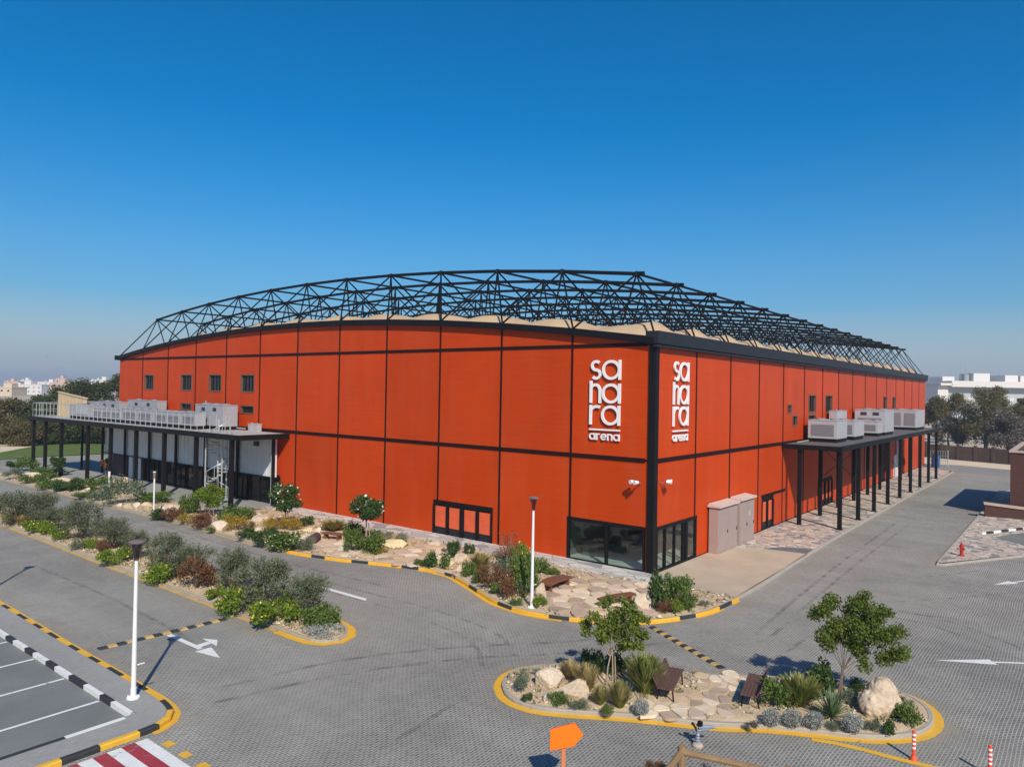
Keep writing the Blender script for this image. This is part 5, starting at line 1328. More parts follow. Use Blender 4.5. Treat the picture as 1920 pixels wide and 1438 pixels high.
for px, py, w, h, lab in (
 (57, 1000, 42, 20, 'small bright green flowering mound under the second olive bush from the left edge'),
 (84, 1005, 24, 18, 'little green flowering mound beside the low dark olive bush'),
 (110, 1014, 24, 22, 'green and yellow flowering mound at the foot of the large olive bush'),
 (166, 1031, 24, 18, 'green flowering tuft beside the dead patch in the median'),
 (207, 1058, 46, 26, 'bright green flowering mound left of the white lamp pole'),
 (298, 1092, 60, 30, 'bright green flowering mound just right of the white lamp pole'),
 (402, 1125, 30, 20, 'small flowering mound right of the big rust brown shrub in the median'),
 (440, 1150, 66, 42, 'bright green mound with yellow flowers under the third olive bush from the tip'),
 (512, 1176, 84, 46, 'largest bright green mound with yellow flowers under the biggest olive bush')): plant('lime', px, py, w, h, lab, .12, MG)
plant('green', 597, 1180, 58, 36, 'dense dark green shrub at the rounded tip of the median', .12)
plant('carpet', 606, 1192, 62, 16, 'silvery ground hugging plant at the rounded tip of the median', .12)
plant('rust', 366, 1106, 58, 52, 'big rust brown shrub in the median below the wide olive bush', .12)
plant('rust', 186, 1036, 26, 20, 'small brown dead shrub in the median left of the lamp lantern', .12)
plant('gold', 17, 984, 28, 20, 'yellow brown shrub under the olive bush at the left edge', .12)
plant('straw', 38, 986, 22, 22, 'dry straw coloured tuft between the first two olive bushes', .12)
plant('sage', 143, 1031, 26, 18, 'grey green tuft in front of the large olive bush of the median', .12)
# bed along the arena, far left
for k, px, py, w, h, lab in (
 ('green', 44, 882, 34, 22, 'green shrub left of the farthest canopy column, behind the long pale boulder'),
 ('green', 52, 907, 30, 14, 'low green shrub in front of the long pale boulder at the left'),
 ('sage', 18, 900, 30, 18, 'grey green shrub at the left end of the bed, below the clipped ball tree'),
 ('green', 86, 892, 50, 14, 'flat green shrub right of the long pale boulder'),
 ('green', 82, 902, 30, 13, 'small green shrub below the flat one right of the long pale boulder'),
 ('green', 84, 917, 44, 16, 'low spreading shrub by the kerb, first left of the third canopy column'),
 ('dark', 114, 923, 36, 17, 'dark green shrub at the kerb in front of the third canopy column'),
 ('dark', 143, 920, 30, 21, 'rounded dark green shrub right of the third canopy column'),
 ('green', 178, 921, 36, 23, 'brownish green shrub left of the shorter white light post'),
 ('green', 156, 935, 40, 13, 'flat green shrub at the kerb left of the shorter white light post'),
 ('sage', 187, 940, 32, 20, 'grey green shrub at the foot of the shorter white light post'),
 ('sage', 222, 947, 64, 46, 'large grey green shrub between the two white light posts'),
 ('green', 280, 944, 54, 18, 'low green shrub behind the row of small pale boulders'),
 ('dark', 303, 973, 36, 17, 'dark green shrub at the foot of the slender white light post'),
 ('rust', 319, 976, 32, 19, 'reddish green shrub right of the slender white light post'),
 ('gold', 345, 983, 30, 17, 'small yellow green shrub left of the dark red brown shrub'),
 ('rust', 376, 990, 46, 24, 'dark red brown shrub left of the big rounded boulder'),
 ('green', 352, 966, 34, 34, 'leafy green shrub left of the round headed lime tree'),
 ('green', 396, 998, 18, 9, 'tiny green shrub in front of the big rounded boulder'),
 ('green', 432, 979, 58, 26, 'green shrub behind the big rounded boulder'),
 ('gold', 440, 996, 38, 26, 'golden green shrub right of the big rounded boulder'),
 ('straw', 464, 998, 24, 24, 'orange straw coloured grass right of the golden green shrub'),
 ('gold', 502, 1001, 20, 26, 'slim golden shrub beside the small square boulder'),
 ('gold', 521, 996, 30, 22, 'yellow green shrub left of the first flowering tree trunk'),
 ('gold', 548, 996, 28, 21, 'golden shrub at the foot of the first flowering tree'),
 ('dark', 571, 987, 24, 16, 'dark green shrub right of the first flowering tree'),
 ('dark', 457, 1013, 36, 17, 'low dark green shrub at the kerb left of the pale stone block'),
 ('dark', 493, 1024, 38, 29, 'dense dark green shrub at the kerb below the small square boulder'),
 ('white', 530, 1032, 56, 29, 'wide green shrub with pale flowers below the pale stone block'),
 ('sage', 572, 1036, 26, 26, 'grey green shrub beside the dark log end'),
 ('grass', 622, 997, 46, 24, 'golden green grass behind the curved brown bench'),
 ('dark', 664, 1010, 40, 24, 'dark shrub right of the curved brown bench'),
 ('green', 659, 1037, 28, 40, 'upright green shrub left below the second flowering tree'),
 ('green', 692, 1038, 56, 34, 'bright green shrub at the foot of the second flowering tree'),
 ('sage', 712, 1016, 40, 20, 'grey lavender shrub right of the second flowering tree trunk'),
 ('sage', 752, 1022, 27, 19, 'grey green shrub behind the yellowish boulder'),
 ('gold', 714, 1041, 28, 10, 'low yellow plant left of the yellowish boulder'),
 ('dark', 850, 1037, 20, 20, 'small round clipped bush left in front of the orange panelled doors'),
 ('dark', 841, 1047, 24, 16, 'dark shrub behind the split tan boulder'),
 ('dark', 880, 1043, 17, 20, 'small round clipped bush right in front of the orange panelled doors'),
 ('green', 787, 1062, 20, 12, 'little green shrub at the kerb, first right of the flagged terrace'),
 ('dark', 808, 1064, 26, 25, 'dark green shrub second right of the flagged terrace'),
 ('white', 829, 1067, 26, 20, 'pale flowered green shrub at the kerb left of the split tan boulder'),
 ('grass', 899, 1073, 42, 38, 'yellow green grass clump right of the split tan boulder'),
 ('green', 877, 1083, 26, 26, 'bright green shrub at the kerb in front of the yellow green grass'),
 ('white', 894, 1096, 24, 21, 'pale grey green shrub at the kerb left of the rust brown shrubs'),
 ('sage', 938, 1075, 50, 36, 'dark olive shrub at the foot of the bare tree'),
 ('rust', 920, 1106, 48, 36, 'spreading rust brown shrub below the bare tree'),
 ('rust', 951, 1123, 30, 48, 'tall rust brown shrub between the bare tree and the street lamp'),
 ('white', 932, 1117, 22, 22, 'pale flowering shrub at the kerb between the two rust brown shrubs'),
 ('lime', 974, 1058, 38, 32, 'round lime green shrub against the red wall right of the bare tree'),
 ('green', 982, 1120, 46, 66, 'tall dense green shrub directly left of the street lamp pole'),
 ('green', 1012, 1078, 38, 27, 'green shrub right of the street lamp pole, behind the bowed rusty bench'),
 ('green', 969, 1136, 21, 11, 'tiny green shrub left of the street lamp base'),
 ('lime', 1012, 1141, 26, 20, 'small lime green tuft right of the street lamp base'),
 ('sage', 1019, 1064, 20, 8, 'flat grey plant at the slab strip left of the corner glazing'),
 ('green', 1039, 1080, 22, 13, 'low green shrub behind the bowed rusty bench top'),
 ('dark', 1190, 1141, 20, 17, 'small dark shrub beside the narrow rusty bench'),
 ('dark', 1232, 1148, 34, 60, 'tall dark green shrub right of the pale boulder at the arena corner'),
 ('green', 1270, 1134, 50, 46, 'largest green shrub at the arena corner'),
 ('green', 1290, 1146, 32, 32, 'lighter green shrub at the right of the arena corner group'),
 ('lime', 1268, 1152, 25, 22, 'small round bright green shrub at the front of the arena corner group'),
 ('rust', 1249, 1152, 26, 23, 'reddish green shrub between the tall dark shrub and the round bright one'),
 ('sage', 1322, 1139, 17, 13, 'lone tiny shrub at the edge of the concrete pad')): plant(k, px, py, w, h, lab)
# foreground island
IG = 'silver shrubs along the front of the island'
for k, px, py, w, h, lab, gr in (
 ('sage', 981, 1299, 30, 36, 'twiggy upright green shrub at the left tip of the island', None),
 ('dark', 988, 1315, 17, 14, 'tiny dark shrub at the left tip of the island', None),
 ('sage', 1007, 1271, 22, 16, 'small grey green shrub behind the left boulders of the island', None),
 ('green', 1046, 1323, 32, 20, 'round green shrub in front of the left boulders', None),
 ('sage', 1090, 1334, 31, 20, 'spreading grey green shrub at the tip of the leaning slab boulder', None),
 ('green', 1139, 1342, 21, 19, 'small round green shrub at the kerb below the left island tree', None),
 ('straw', 1070, 1276, 42, 38, 'brown straw grass behind the left boulders', None),
 ('straw', 1100, 1302, 48, 60, 'tall straw grass right of the left boulders', None),
 ('grass', 1126, 1324, 32, 40, 'low straw green grass in front of the left island tree', None),
 ('grass', 1164, 1330, 44, 56, 'straw green grass right of the left island tree trunks', None),
 ('dark', 1164, 1272, 44, 40, 'dark leafy shrub behind the left island tree', None),
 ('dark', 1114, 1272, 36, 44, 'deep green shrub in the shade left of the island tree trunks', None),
 ('greengrass', 1212, 1306, 74, 82, 'tall green grass clump behind the left bench', None),
 ('silver', 1203, 1342, 25, 26, 'silver ball shrub left of the flagstone path', IG),
 ('silver', 1449, 1361, 27, 26, 'silver ball shrub first right of the flagstone path', IG),
 ('silver', 1489, 1364, 29, 29, 'silver ball shrub second right of the flagstone path', IG),
 ('silver', 1530, 1367, 29, 27, 'silver ball shrub left of the spiky agave', IG),
 ('silver', 1602, 1375, 31, 30, 'silver ball shrub right of the spiky agave', IG),
 ('drydwarf', 1414, 1367, 26, 14, 'dry brown dwarf shrub at the right end of the flagstone path', None),
 ('green', 1469, 1330, 56, 46, 'round green shrub behind the right bench', None),
 ('greengrass', 1506, 1330, 76, 66, 'feathery flowering grass right of the right bench', None),
 ('sage', 1446, 1292, 24, 20, 'small dark shrub behind the back of the right bench', None),
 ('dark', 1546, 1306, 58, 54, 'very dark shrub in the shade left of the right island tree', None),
 ('agave', 1567, 1356, 64, 56, 'spiky green agave below the right island tree', None),
 ('sage', 1561, 1369, 24, 13, 'tiny grey green shrub below the spiky agave', None),
 ('sage', 1610, 1322, 42, 22, 'low olive shrub right of the right island tree trunks', None),
 ('dark', 1608, 1298, 24, 20, 'small dark shrub at the back kerb left of the big boulder', None),
 ('sage', 1640, 1375, 26, 22, 'grey green shrub in front of the big boulder', None),
 ('dark', 1662, 1377, 27, 24, 'dark green shrub in front of the big boulder', None),
 ('green', 1708, 1361, 42, 34, 'green shrub right of the big boulder', None),
 ('sage', 1702, 1325, 24, 16, 'small grey shrub at the back kerb right of the big boulder', None)): plant(k, px, py, w, h, lab, .15, gr)
# foreground planter behind the timber fence
plant('rust', 1228, 1462, 40, 30, 'dark purple brown plant in the planter left of the timber fence post', .1)
plant('drydwarf', 1330, 1470, 40, 26, 'dry dark plant in the planter inside the timber fence', .1)

# boulders
for a in (
 (52, 897, 42, 14, 'long pale boulder at the left end of the bed', 'rockw'), (108, 905, 42, 12, 'flat sandy boulder behind the third canopy column', 'rock'), (214, 910, 42, 17, 'pinkish boulder behind the shorter white light post', 'rock'),
 (158, 926, 16, 13, 'small upright boulder left of the shorter white light post', 'rockw'), (221, 951, 12, 9, 'smallest pale boulder, leftmost of the row by the slender light post', 'rockw'), (237, 953, 18, 12, 'tan boulder second from the left in the row by the slender light post', 'rock'),
 (254, 955, 17, 15, 'white round boulder third from the left in the row by the slender light post', 'rockw'), (274, 951, 23, 12, 'tan boulder just left of the slender light post', 'rock'), (318, 957, 54, 15, 'broad flat sandy boulder right of the slender light post', 'rock'),
 (408, 998, 36, 25, 'big rounded boulder in front of the lime tree', 'rockw'), (372, 970, 22, 8, 'flat white boulder above the dark red brown shrub', 'rockw'), (488, 981, 44, 17, 'wide tan boulder at the foot of the terrace under the canopy', 'rock'), (484, 1000, 20, 14, 'small square boulder beside the slim golden shrub', 'rockw'),
 (571, 998, 26, 11, 'yellowish flat boulder right of the first flowering tree', 'rocky'), (592, 1001, 18, 14, 'white boulder left of the curved brown bench', 'rockw'), (536, 1009, 40, 13, 'long pale stone block in front of the first flowering tree', 'rockw'), (574, 1013, 28, 14, 'pale stone block beside the dark log end', 'rockw'),
 (738, 1028, 50, 21, 'yellowish boulder right of the second flowering tree', 'rocky'), (866, 1057, 33, 21, 'split tan boulder, upper of two in front of the orange panelled doors', 'rock'), (861, 1073, 15, 16, 'small tan boulder, lower of two in front of the orange panelled doors', 'rock'), (842, 1062, 23, 13, 'yellowish low boulder left of the split tan boulder', 'rocky'),
 (1014, 1124, 26, 34, 'pinkish upright boulder under the bowed rusty bench', 'rock'), (1207, 1145, 34, 38, 'tall pale boulder at the arena corner by the narrow rusty bench', 'rockw')): rock(*a)
rock(1032, 1293, 58, 46, 'high pale boulder at the back of the left boulder group on the island', 'rockw', .7, .12, 2)
rock(1074, 1316, 66, 46, 'large slab boulder leaning right in the left boulder group on the island', 'rock', .55, .12, 4, .0)
rock(1034, 1319, 32, 26, 'smallest front boulder of the left boulder group on the island', 'rockw', .8, .12, 1)
def lobed_boulder(name, lobes_, mat, seed):
    bm = bmesh.new(); bmesh.ops.create_icosphere(bm, subdivisions=5, radius=1); o_ = Vector((seed, seed * 2.3, 1))
    for v in bm.verts:
        d = v.co.normalized(); best = 0
        for c, r in lobes_:                     # ray against each ellipsoid from the common centre
            rr = Vector(r); dd = Vector((d.x / rr.x, d.y / rr.y, d.z / rr.z)); cc = Vector((c[0] / rr.x, c[1] / rr.y, c[2] / rr.z))
            A_ = dd.dot(dd); B_ = dd.dot(cc); C_ = cc.dot(cc) - 1; D_ = B_ * B_ - A_ * C_
            if D_ > 0: best = max(best, (B_ + math.sqrt(D_)) / A_)
        p = d * best
        k = 1 + .10 * mnoise.noise(p * 1.8 + o_) + .08 * (abs(mnoise.noise(p * 3.4 + o_)) - .3) + .05 * mnoise.noise(p * 6 + o_) + .03 * mnoise.noise(p * 13 + o_)
        cr_ = abs(mnoise.noise(p * 2.1 + o_ * 2)); k -= .09 * max(0, 1 - cr_ / .07)
        v.co = p * k
        v.co.z = max(v.co.z, -.1)
    me = bpy.data.meshes.new(name); bm.to_mesh(me); bm.free(); me.materials.append(mat); me.polygons.foreach_set('use_smooth', [True] * len(me.polygons))
    o = bpy.data.objects.new(name, me); COL.objects.link(o); return o
o = lobed_boulder('boulder', [((0, 0, .32), (.62, .5, .46)), ((.12, .1, .62), (.46, .42, .5)), ((-.3, -.12, .25), (.36, .36, .34)), ((.4, 0, .2), (.32, .4, .42))], MT['rock'], 3.7)
bp_ = Vector(g(1657, 1345, .12)); o.location = bp_ + Vector((CF.x, CF.y, 0)).normalized() * .28; o.rotation_euler = (0, 0, math.atan2(_rh.y, _rh.x))
tag(o, 'big rough two lobed boulder at the right end of the island', 'boulder', 'boulders set in the planting')
# log end and rusty feature left of the terrace
lg = Vector(g(585, 1022, BED)); f_ = Vector((CF.x, CF.y, 0)).normalized()
o = thing('log', 'dark sawn log lying end on beside the pale stone block', 'log', tuple(lg))
m2 = MB(); m2.tube((0, 0, .3), (0, 0, .3), .3, n=4) if False else None
m2 = MB(); m2.tube(Vector((0, 0, .32)), f_ * 1.1 + Vector((0, 0, .32)), .31, .29, n=14); m2.build('bark', M('dark log bark', (.07, .042, .034), .9, 3, .25, fine=.15, bscale=25), o, world=False)
m2 = MB(); m2.tube(f_ * -.012 + Vector((0, 0, .32)), f_ * .0 + Vector((0, 0, .32)), .27, n=14); m2.build('cut_end', M('weathered cut wood', (.10, .07, .06), .9, 6, .25), o, world=False)

# ------------------------------------------------------------------ trees
def tree(label, loc, trunk, clumps, leaf, n, size, asp=.6, bark='bark', flowers=0, rngseed=1, name='tree', group=None, twigs=0):
    """trunk: list of (points, r0, r1) poly-lines; clumps: (centre, radii); all in metres about the foot"""
    o = thing(name, label, 'tree', loc, 0, group); rng = np.random.default_rng(rngseed); rnd = random.Random(rngseed)
    m2 = MB()
    for pts, r0, r1 in trunk:
        k = len(pts) - 1
        for i in range(k): m2.tube(pts[i], pts[i + 1], r0 + (r1 - r0) * i / k, r0 + (r1 - r0) * (i + 1) / k, n=7)
    fork = Vector(trunk[0][0][-1])
    for c, r in clumps[:11]:
        cv = Vector(c); md = fork.lerp(cv, .5) + Vector((rnd.uniform(-.06, .06), rnd.uniform(-.06, .06), -.06)); r1 = trunk[0][2] * .4
        m2.tube(fork - Vector((0, 0, .05)), md, r1, r1 * .7, n=5); m2.tube(md, cv, r1 * .7, r1 * .3, n=5)
    m2.build('trunk', MT[bark], o, world=False)
    V, F, Mi = [], [], []; C, D, U, L, Wd = clump_leaves(rng, [c for c, r in clumps], [r for c, r in clumps], n, size, asp, -.1, .5); quads(V, F, Mi, C, D, U, L, Wd, 0)
    if flowers:
        k = rng.choice(n, flowers); cc = np.mean([c for c, r in clumps], 0); P_ = C[k] + unit(C[k] - cc + np.array([0, 0, .2])) * .12
        for q in range(3):
            D2 = unit(rng.normal(size=(flowers, 3))); U2 = unit(np.cross(D2, rng.normal(size=(flowers, 3)))); s = rng.uniform(.10, .19, flowers); quads(V, F, Mi, P_ + rng.normal(size=P_.shape) * .03, D2, U2, s, s, 1)
    me = mesh_np('crown', V, F, Mi, [LM[leaf], LM['flower']]); c = bpy.data.objects.new('crown', me); COL.objects.link(c); c.parent = o
    return o
def lobes(pts, foot, s, rnd, depth):
    """photo lobes (px,py) of a crown about its foot -> 3-D clump centres with their own depth"""
    out = []
    f = Vector((CF.x, CF.y, 0)).normalized()
    for px, py, r in pts:
        c = _rh * ((px - foot[0]) * s) + Vector((0, 0, (foot[1] - py) * s)) + f * rnd.uniform(-depth, depth)
        q = r * s * 1.36; out.append((tuple(c), (q, q, q * .85)))
    base = list(out)
    for i in range(len(base)):                  # bridging foliage between neighbouring lobes
        ds = sorted(range(len(base)), key=lambda k: (Vector(base[k][0]) - Vector(base[i][0])).length)
        for k in ds[1:2]:
            m_ = (Vector(base[k][0]) + Vector(base[i][0])) / 2; q = (base[k][1][0] + base[i][1][0]) * .36
            out.append((tuple(m_), (q, q, q * .85)))
    return out
rt = random.Random(5)
# right island tree
ft = (1578, 1314); p = Vector(g(*ft, .13)); s = dist(p) / FPIX
L_ = [(1500 + x / 4.64, 1090 + y / 4.64, r / 4.64) for x, y, r in ((500, 200, 56), (620, 330, 66), (360, 430, 70), (470, 300, 66), (580, 400, 74), (600, 500, 70), (720, 430, 66), (460, 560, 60), (160, 310, 62), (215, 250, 60), (300, 190, 65), (430, 165, 62), (550, 120, 48), (560, 220, 62), (700, 262, 66), (770, 270, 40), (810, 400, 62), (175, 460, 66), (285, 360, 72), (270, 580, 60), (400, 480, 80), (420, 320, 60), (520, 570, 80), (650, 460, 84), (640, 340, 80), (690, 640, 68), (820, 580, 72), (900, 655, 55), (540, 720, 50), (480, 420, 70), (330, 500, 60), (560, 640, 60))]
tr = [([(0, 0, -.1), (.02, .02, .6), tuple(_rh * .04 + Vector((0, 0, 1.05)))], .045, .035), ([tuple(-_rh * .16 + Vector((0, 0, -.1))), tuple(-_rh * .05 + Vector((0, 0, .6))), tuple(_rh * .02 + Vector((0, 0, 1.1)))], .035, .025)]
tree('young tree with a broad lobed deep green crown at the right end of the island', tuple(p), tr, lobes(L_, ft, s, rt, .34), 'treeR', 21000, .085, .6, 'bark', 0, 3)
# left island tree
ft = (1137, 1292); p = Vector(g(*ft, .13)); s = dist(p) / FPIX
L_ = [(920 + x / 5.33, 1090 + y / 5.33, r / 5.33) for x, y, r in ((1180, 370, 56), (1310, 350, 58), (1290, 490, 60), (1430, 480, 56), (1020, 345, 58), (950, 440, 55), (950, 520, 50), (1130, 260, 52), (1190, 190, 45), (1300, 170, 40), (1230, 310, 62), (1370, 270, 66), (1440, 330, 62), (1530, 345, 38), (1130, 430, 64), (1240, 430, 70), (1380, 430, 70), (1200, 550, 66), (1110, 570, 52), (1330, 570, 66), (1490, 560, 58), (1530, 520, 48), (1480, 620, 46), (1385, 640, 50), (1300, 670, 46), (1060, 490, 52))]
tr = [([(0, 0, -.1), tuple(_rh * .03 + Vector((0, 0, .7))), tuple(_rh * .12 + Vector((0, 0, 1.15)))], .028, .022), ([tuple(_rh * .2 + Vector((0, 0, -.1))), tuple(_rh * .2 + Vector((0, 0, .6))), tuple(_rh * .18 + Vector((0, 0, 1.3)))], .03, .02), ([tuple(_rh * .38 + CF * .5 + Vector((0, 0, -.1))), tuple(_rh * .3 + CF * .3 + Vector((0, 0, 1.2)))], .03, .022)]
tree('young multi stemmed tree with a loose light green crown at the left of the island', tuple(p), tr, lobes(L_, ft, s, rt, .32), 'tree', 11000, .085, .62, 'barkpale', 0, 4)
# flowering standards
def round_crown(w, h, z0, k, rnd, fill=.3):
    out = []
    for i in range(k):
        a = rnd.uniform(0, 6.283); b = math.asin(rnd.uniform(-1, 1)); q = rnd.uniform(.5, .78)
        out.append(((math.cos(a) * math.cos(b) * w / 2 * q, math.sin(a) * math.cos(b) * w / 2 * q, z0 + h / 2 + math.sin(b) * h / 2 * q), (w * .17, w * .17, h * .17)))
    out.append(((0, 0, z0 + h / 2), (w * fill, w * fill, h * fill))); return out
for ft, w, h, top_, seed, lab in (((535, 990), 74, 60, 88, 6, 'small standard tree dotted with white blossom, left one, beside the canopy end'), ((686, 1018), 70, 58, 96, 8, 'small standard tree dotted with white blossom, right one, in front of the red wall')):
    p = Vector(g(*ft, BED)); s = dist(p) / FPIX; rn = random.Random(seed); z0 = (top_ - h) * s
    tree(lab, tuple(p), [([(0, 0, -.1), (.03, .02, z0 * .6), (0, 0, z0 + .2 * h * s)], .05, .04), ([tuple(_rh * .3 + Vector((0, 0, -.1))), tuple(_rh * .15 + Vector((0, 0, z0)))], .03, .025)], round_crown(w * s, h * s, z0, 16, rn, .26), 'dark', 4600, .15, .6, 'barkpale', 46, seed, 'tree', 'flowering standard trees')
ft = (393, 968); p = Vector(g(*ft, BED)); s = dist(p) / FPIX
tree('round headed lime green tree in front of the spiral stair', tuple(p), [([(0, 0, -.1), (0, .02, .5), (0, 0, .9)], .05, .04), ([tuple(_rh * .35 + Vector((0, 0, -.1))), tuple(_rh * .2 + Vector((0, 0, .9)))], .03, .025), ([tuple(_rh * -.45 + Vector((0, 0, -.1))), tuple(_rh * -.2 + Vector((0, 0, .9)))], .03, .025)], round_crown(64 * s, 46 * s, 14 * s, 18, random.Random(12), .3), 'lime', 5600, .14, .5, 'barkpale', 0, 12)
# thinly leaved tree in front of the wall
ft = (950, 1078); p = Vector(g(*ft, BED)); s = dist(p) / FPIX; rn = random.Random(20)
o = tree('thin nearly bare young tree with reddish twigs left of the street lamp', tuple(p), [([(0, 0, -.1), (.02, .0, .8), (0, .02, 38 * s)], .03, .02)], round_crown(56 * s, 58 * s, 36 * s, 16, rn, .2), 'rust', 420, .09, .5, 'barkpale', 0, 20)
V, F, Mi = [], [], []; rng = np.random.default_rng(20); m2 = MB()
for i in range(90):
    a = rn.uniform(0, 6.283); el = rn.uniform(.1, 1.4); d = Vector((math.cos(a) * math.cos(el), math.sin(a) * math.cos(el), math.sin(el))); b0 = Vector((0, 0, 36 * s)) + d * rn.uniform(.05, .5)
    q = b0 + d * rn.uniform(.35, .75) + Vector((rn.uniform(-.15, .15), rn.uniform(-.15, .15), rn.uniform(0, .25))); m2.tube(b0, q, .012, .004, n=3)
m2.build('twigs', M('reddish twigs', (.20, .10, .055), .8, 5, .2), o, world=False)
# clipped ball tree, small dark tree and purple leaved tree far left
for ft, w, h, top_, leaf, n, lab in (((19, 884), 17, 15, 21, 'dark', 900, 'small clipped ball tree at the far left end of the bed'), ((108, 893), 34, 26, 40, 'dark', 1500, 'small dark tree beside the third canopy column'), ((198, 893), 22, 22, 34, 'rust', 1000, 'small purple brown tree beside the fourth canopy column')):
    p = Vector(g(*ft, BED)); s = dist(p) / FPIX; z0 = (top_ - h) * s
    tree(lab, tuple(p), [([(0, 0, -.1), (0, 0, z0 + h * s * .3)], .06, .05)], round_crown(w * s, h * s, z0, 10, random.Random(n), .32), leaf, n, .2, .6, 'bark', 0, n)

# background trees: each its own crown and trunk
def far_tree(label, px, py, w, top_py, Y, leaf, seed, dens=1.0, fat=1.35, base_z=0.0, group='trees behind the arena grounds', bare=0):
    """tree at distance Y whose crown spans w pixels and tops out at top_py in the photo"""
    d = CF + IR * ((px - CX) / FPIX) - IU * ((top_py - CY) / FPIX); q = CAMLOC + d * (Y / d.dot(CF)); H = q.z - base_z; p = Vector((q.x, q.y, base_z))
    s = Y / FPIX; W_ = w * s * fat; rn = random.Random(seed); cl_ = []
    for i in range(34):
        a = rn.uniform(0, 6.283); zz = rn.uniform(.16, .93); rr = W_ * .5 * math.sin(math.pi * min(1, (zz + .03) * .98)) * rn.uniform(.35, .85); q_ = W_ * rn.uniform(.11, .19)
        cl_.append(((math.cos(a) * rr, math.sin(a) * rr, zz * H), (q_, q_, q_ * rn.uniform(.7, 1))))
    o = tree(label, tuple(p), [([(0, 0, -.2), (rn.uniform(-.3, .3), rn.uniform(-.3, .3), H * .25), (0, 0, H * .45)], W_ * .03, W_ * .018), ([(.3, 0, -.2), (W_ * .12, W_ * .05, H * .4)], W_ * .02, W_ * .01)], cl_, leaf, int(11000 * dens), min(.34, max(.2, W_ * .04)), .6, 'bark' if not bare else 'barkpale', 0, seed, 'tree', group)
    return o
for i, a in enumerate((
 (15, 0, 80, 752, 150, 'bgb', 'olive brown tree at the left edge beyond the lawn'),
 (70, 0, 70, 738, 152, 'bgt', 'dark green tree beyond the lawn, second from the left edge'),
 (112, 0, 60, 728, 160, 'bgt', 'dark green tree behind the left end of the deck railing'),
 (150, 0, 66, 712, 158, 'bgt', 'tall dark green tree behind the beige screen wall'),
 (188, 0, 60, 713, 160, 'bgt', 'tall green tree left of the far corner of the red facade'),
 (222, 0, 56, 702, 165, 'bgt', 'dark tree half hidden by the far corner of the red facade'),
 (38, 0, 56, 790, 142, 'bgb', 'small pale trunked tree in front of the dark trees beyond the lawn'),
 (-15, 0, 70, 760, 145, 'bgb', 'brown green tree cut by the left edge beyond the lawn'),
 (128, 0, 70, 775, 150, 'bgt', 'bushy tree under the far end of the left canopy'),
 (190, 0, 60, 780, 152, 'bgt', 'dark bushy tree behind the farthest canopy columns'),
 (90, 0, 60, 785, 148, 'bgt', 'low dark tree left of the farthest canopy column'),
 (1757, 0, 60, 744, 165, 'bgb', 'brownish tree just right of the far end of the right facade'),
 (1795, 0, 66, 736, 170, 'bgb', 'dark green tree in front of the white office building'),
 (1850, 0, 112, 728, 145, 'bgb', 'large spreading olive brown tree behind the boundary wall'),
 (1872, 0, 60, 722, 175, 'bgb', 'dark tall tree behind the large olive brown one'),
 (1922, 0, 50, 745, 160, 'bgb', 'dark tree at the right edge of the photo'),
 (1780, 0, 60, 778, 150, 'twig', 'dry grey tree behind the boundary wall by the blue drum'),
 (1890, 0, 76, 775, 138, 'twig', 'dry grey twiggy tree leaning over the boundary wall'),
 (1905, 0, 50, 760, 190, 'bgb', 'brown green tree left of the right edge behind the brick block'))): far_tree(a[6], a[0], a[1], a[2], a[3], a[4] * (.8 if a[0] < 400 else 1.0), a[5], 40 + i, 1.0 if a[5] != 'twig' else .7, 1.4 if a[0] < 400 else 1.12)

# ------------------------------------------------------------------ town beyond
def at(px, py, Y):
    d = CF + IR * ((px - CX) / FPIX) - IU * ((py - CY) / FPIX); return CAMLOC + d * (Y / d.dot(CF))
def block(label, px0, px1, top_py, Y, mat, seed, extra=True):
    """town house: body with parapet, stair tower and rows of recessed windows, square to the view"""
    rn = random.Random(seed); a, b = at(px0, top_py, Y), at(px1, top_py, Y); H = (a.z + b.z) / 2; wd = (b - a).xy.length
    o = thing('town_building', label, 'building', (((a + b) / 2).x, ((a + b) / 2).y, 0), math.atan2((b - a).y, (b - a).x), 'pale town buildings on the left horizon')
    dp = wd * .7; m2 = MB(); m2.box(-wd / 2, wd / 2, 0, dp, -3, H); m2.box(-wd / 2 - .2, wd / 2 + .2, -.2, dp + .2, H, H + .7)
    if extra: x = rn.uniform(-.3, .2) * wd; m2.box(x, x + wd * .25, dp * .2, dp * .6, H + .7, H + 3.2); m2.box(x - wd * .3, x - wd * .22, dp * .3, dp * .4, H + .7, H + 2.0)
    nw = max(3, int(wd / 4)); z = H - 2.6
    while z > 0:
        for i in range(nw):
            x = -wd / 2 + wd * (i + .5) / nw; m2.box(x - .7, x + .7, -.12, .05, z, z + 1.3, 1)
        z -= 3.3
    m2.build('wall', [MT[mat], MT['vent'] if mat != 'cityw' else MT['cityg']], o, world=False); return o
for i, a in enumerate(((-40, 22, 727, 520, 'cityb', 'beige town building at the left edge of the horizon'), (8, 34, 716, 700, 'cityp', 'small pinkish town building behind the beige one on the left horizon'), (30, 78, 722, 600, 'cityw', 'long white town building on the left horizon below the thin mast'), (38, 60, 714, 760, 'cityw', 'white town building rising behind the long white one'),
 (70, 100, 717, 720, 'cityw', 'pale town building directly below the thin mast'), (94, 130, 719, 560, 'cityp', 'pink town building behind the dark trees'), (104, 124, 711, 640, 'cityp', 'tallest pink town building on the left horizon'), (128, 150, 718, 700, 'cityw', 'white town building left of the tall dark green tree'), (170, 200, 713, 640, 'cityw', 'white town building above the trees near the red facade'))):
    block(a[5], a[0], a[1], a[2], a[3], a[4], 70 + i)
p = at(86, 720, 420); tp = at(85, 668, 420)
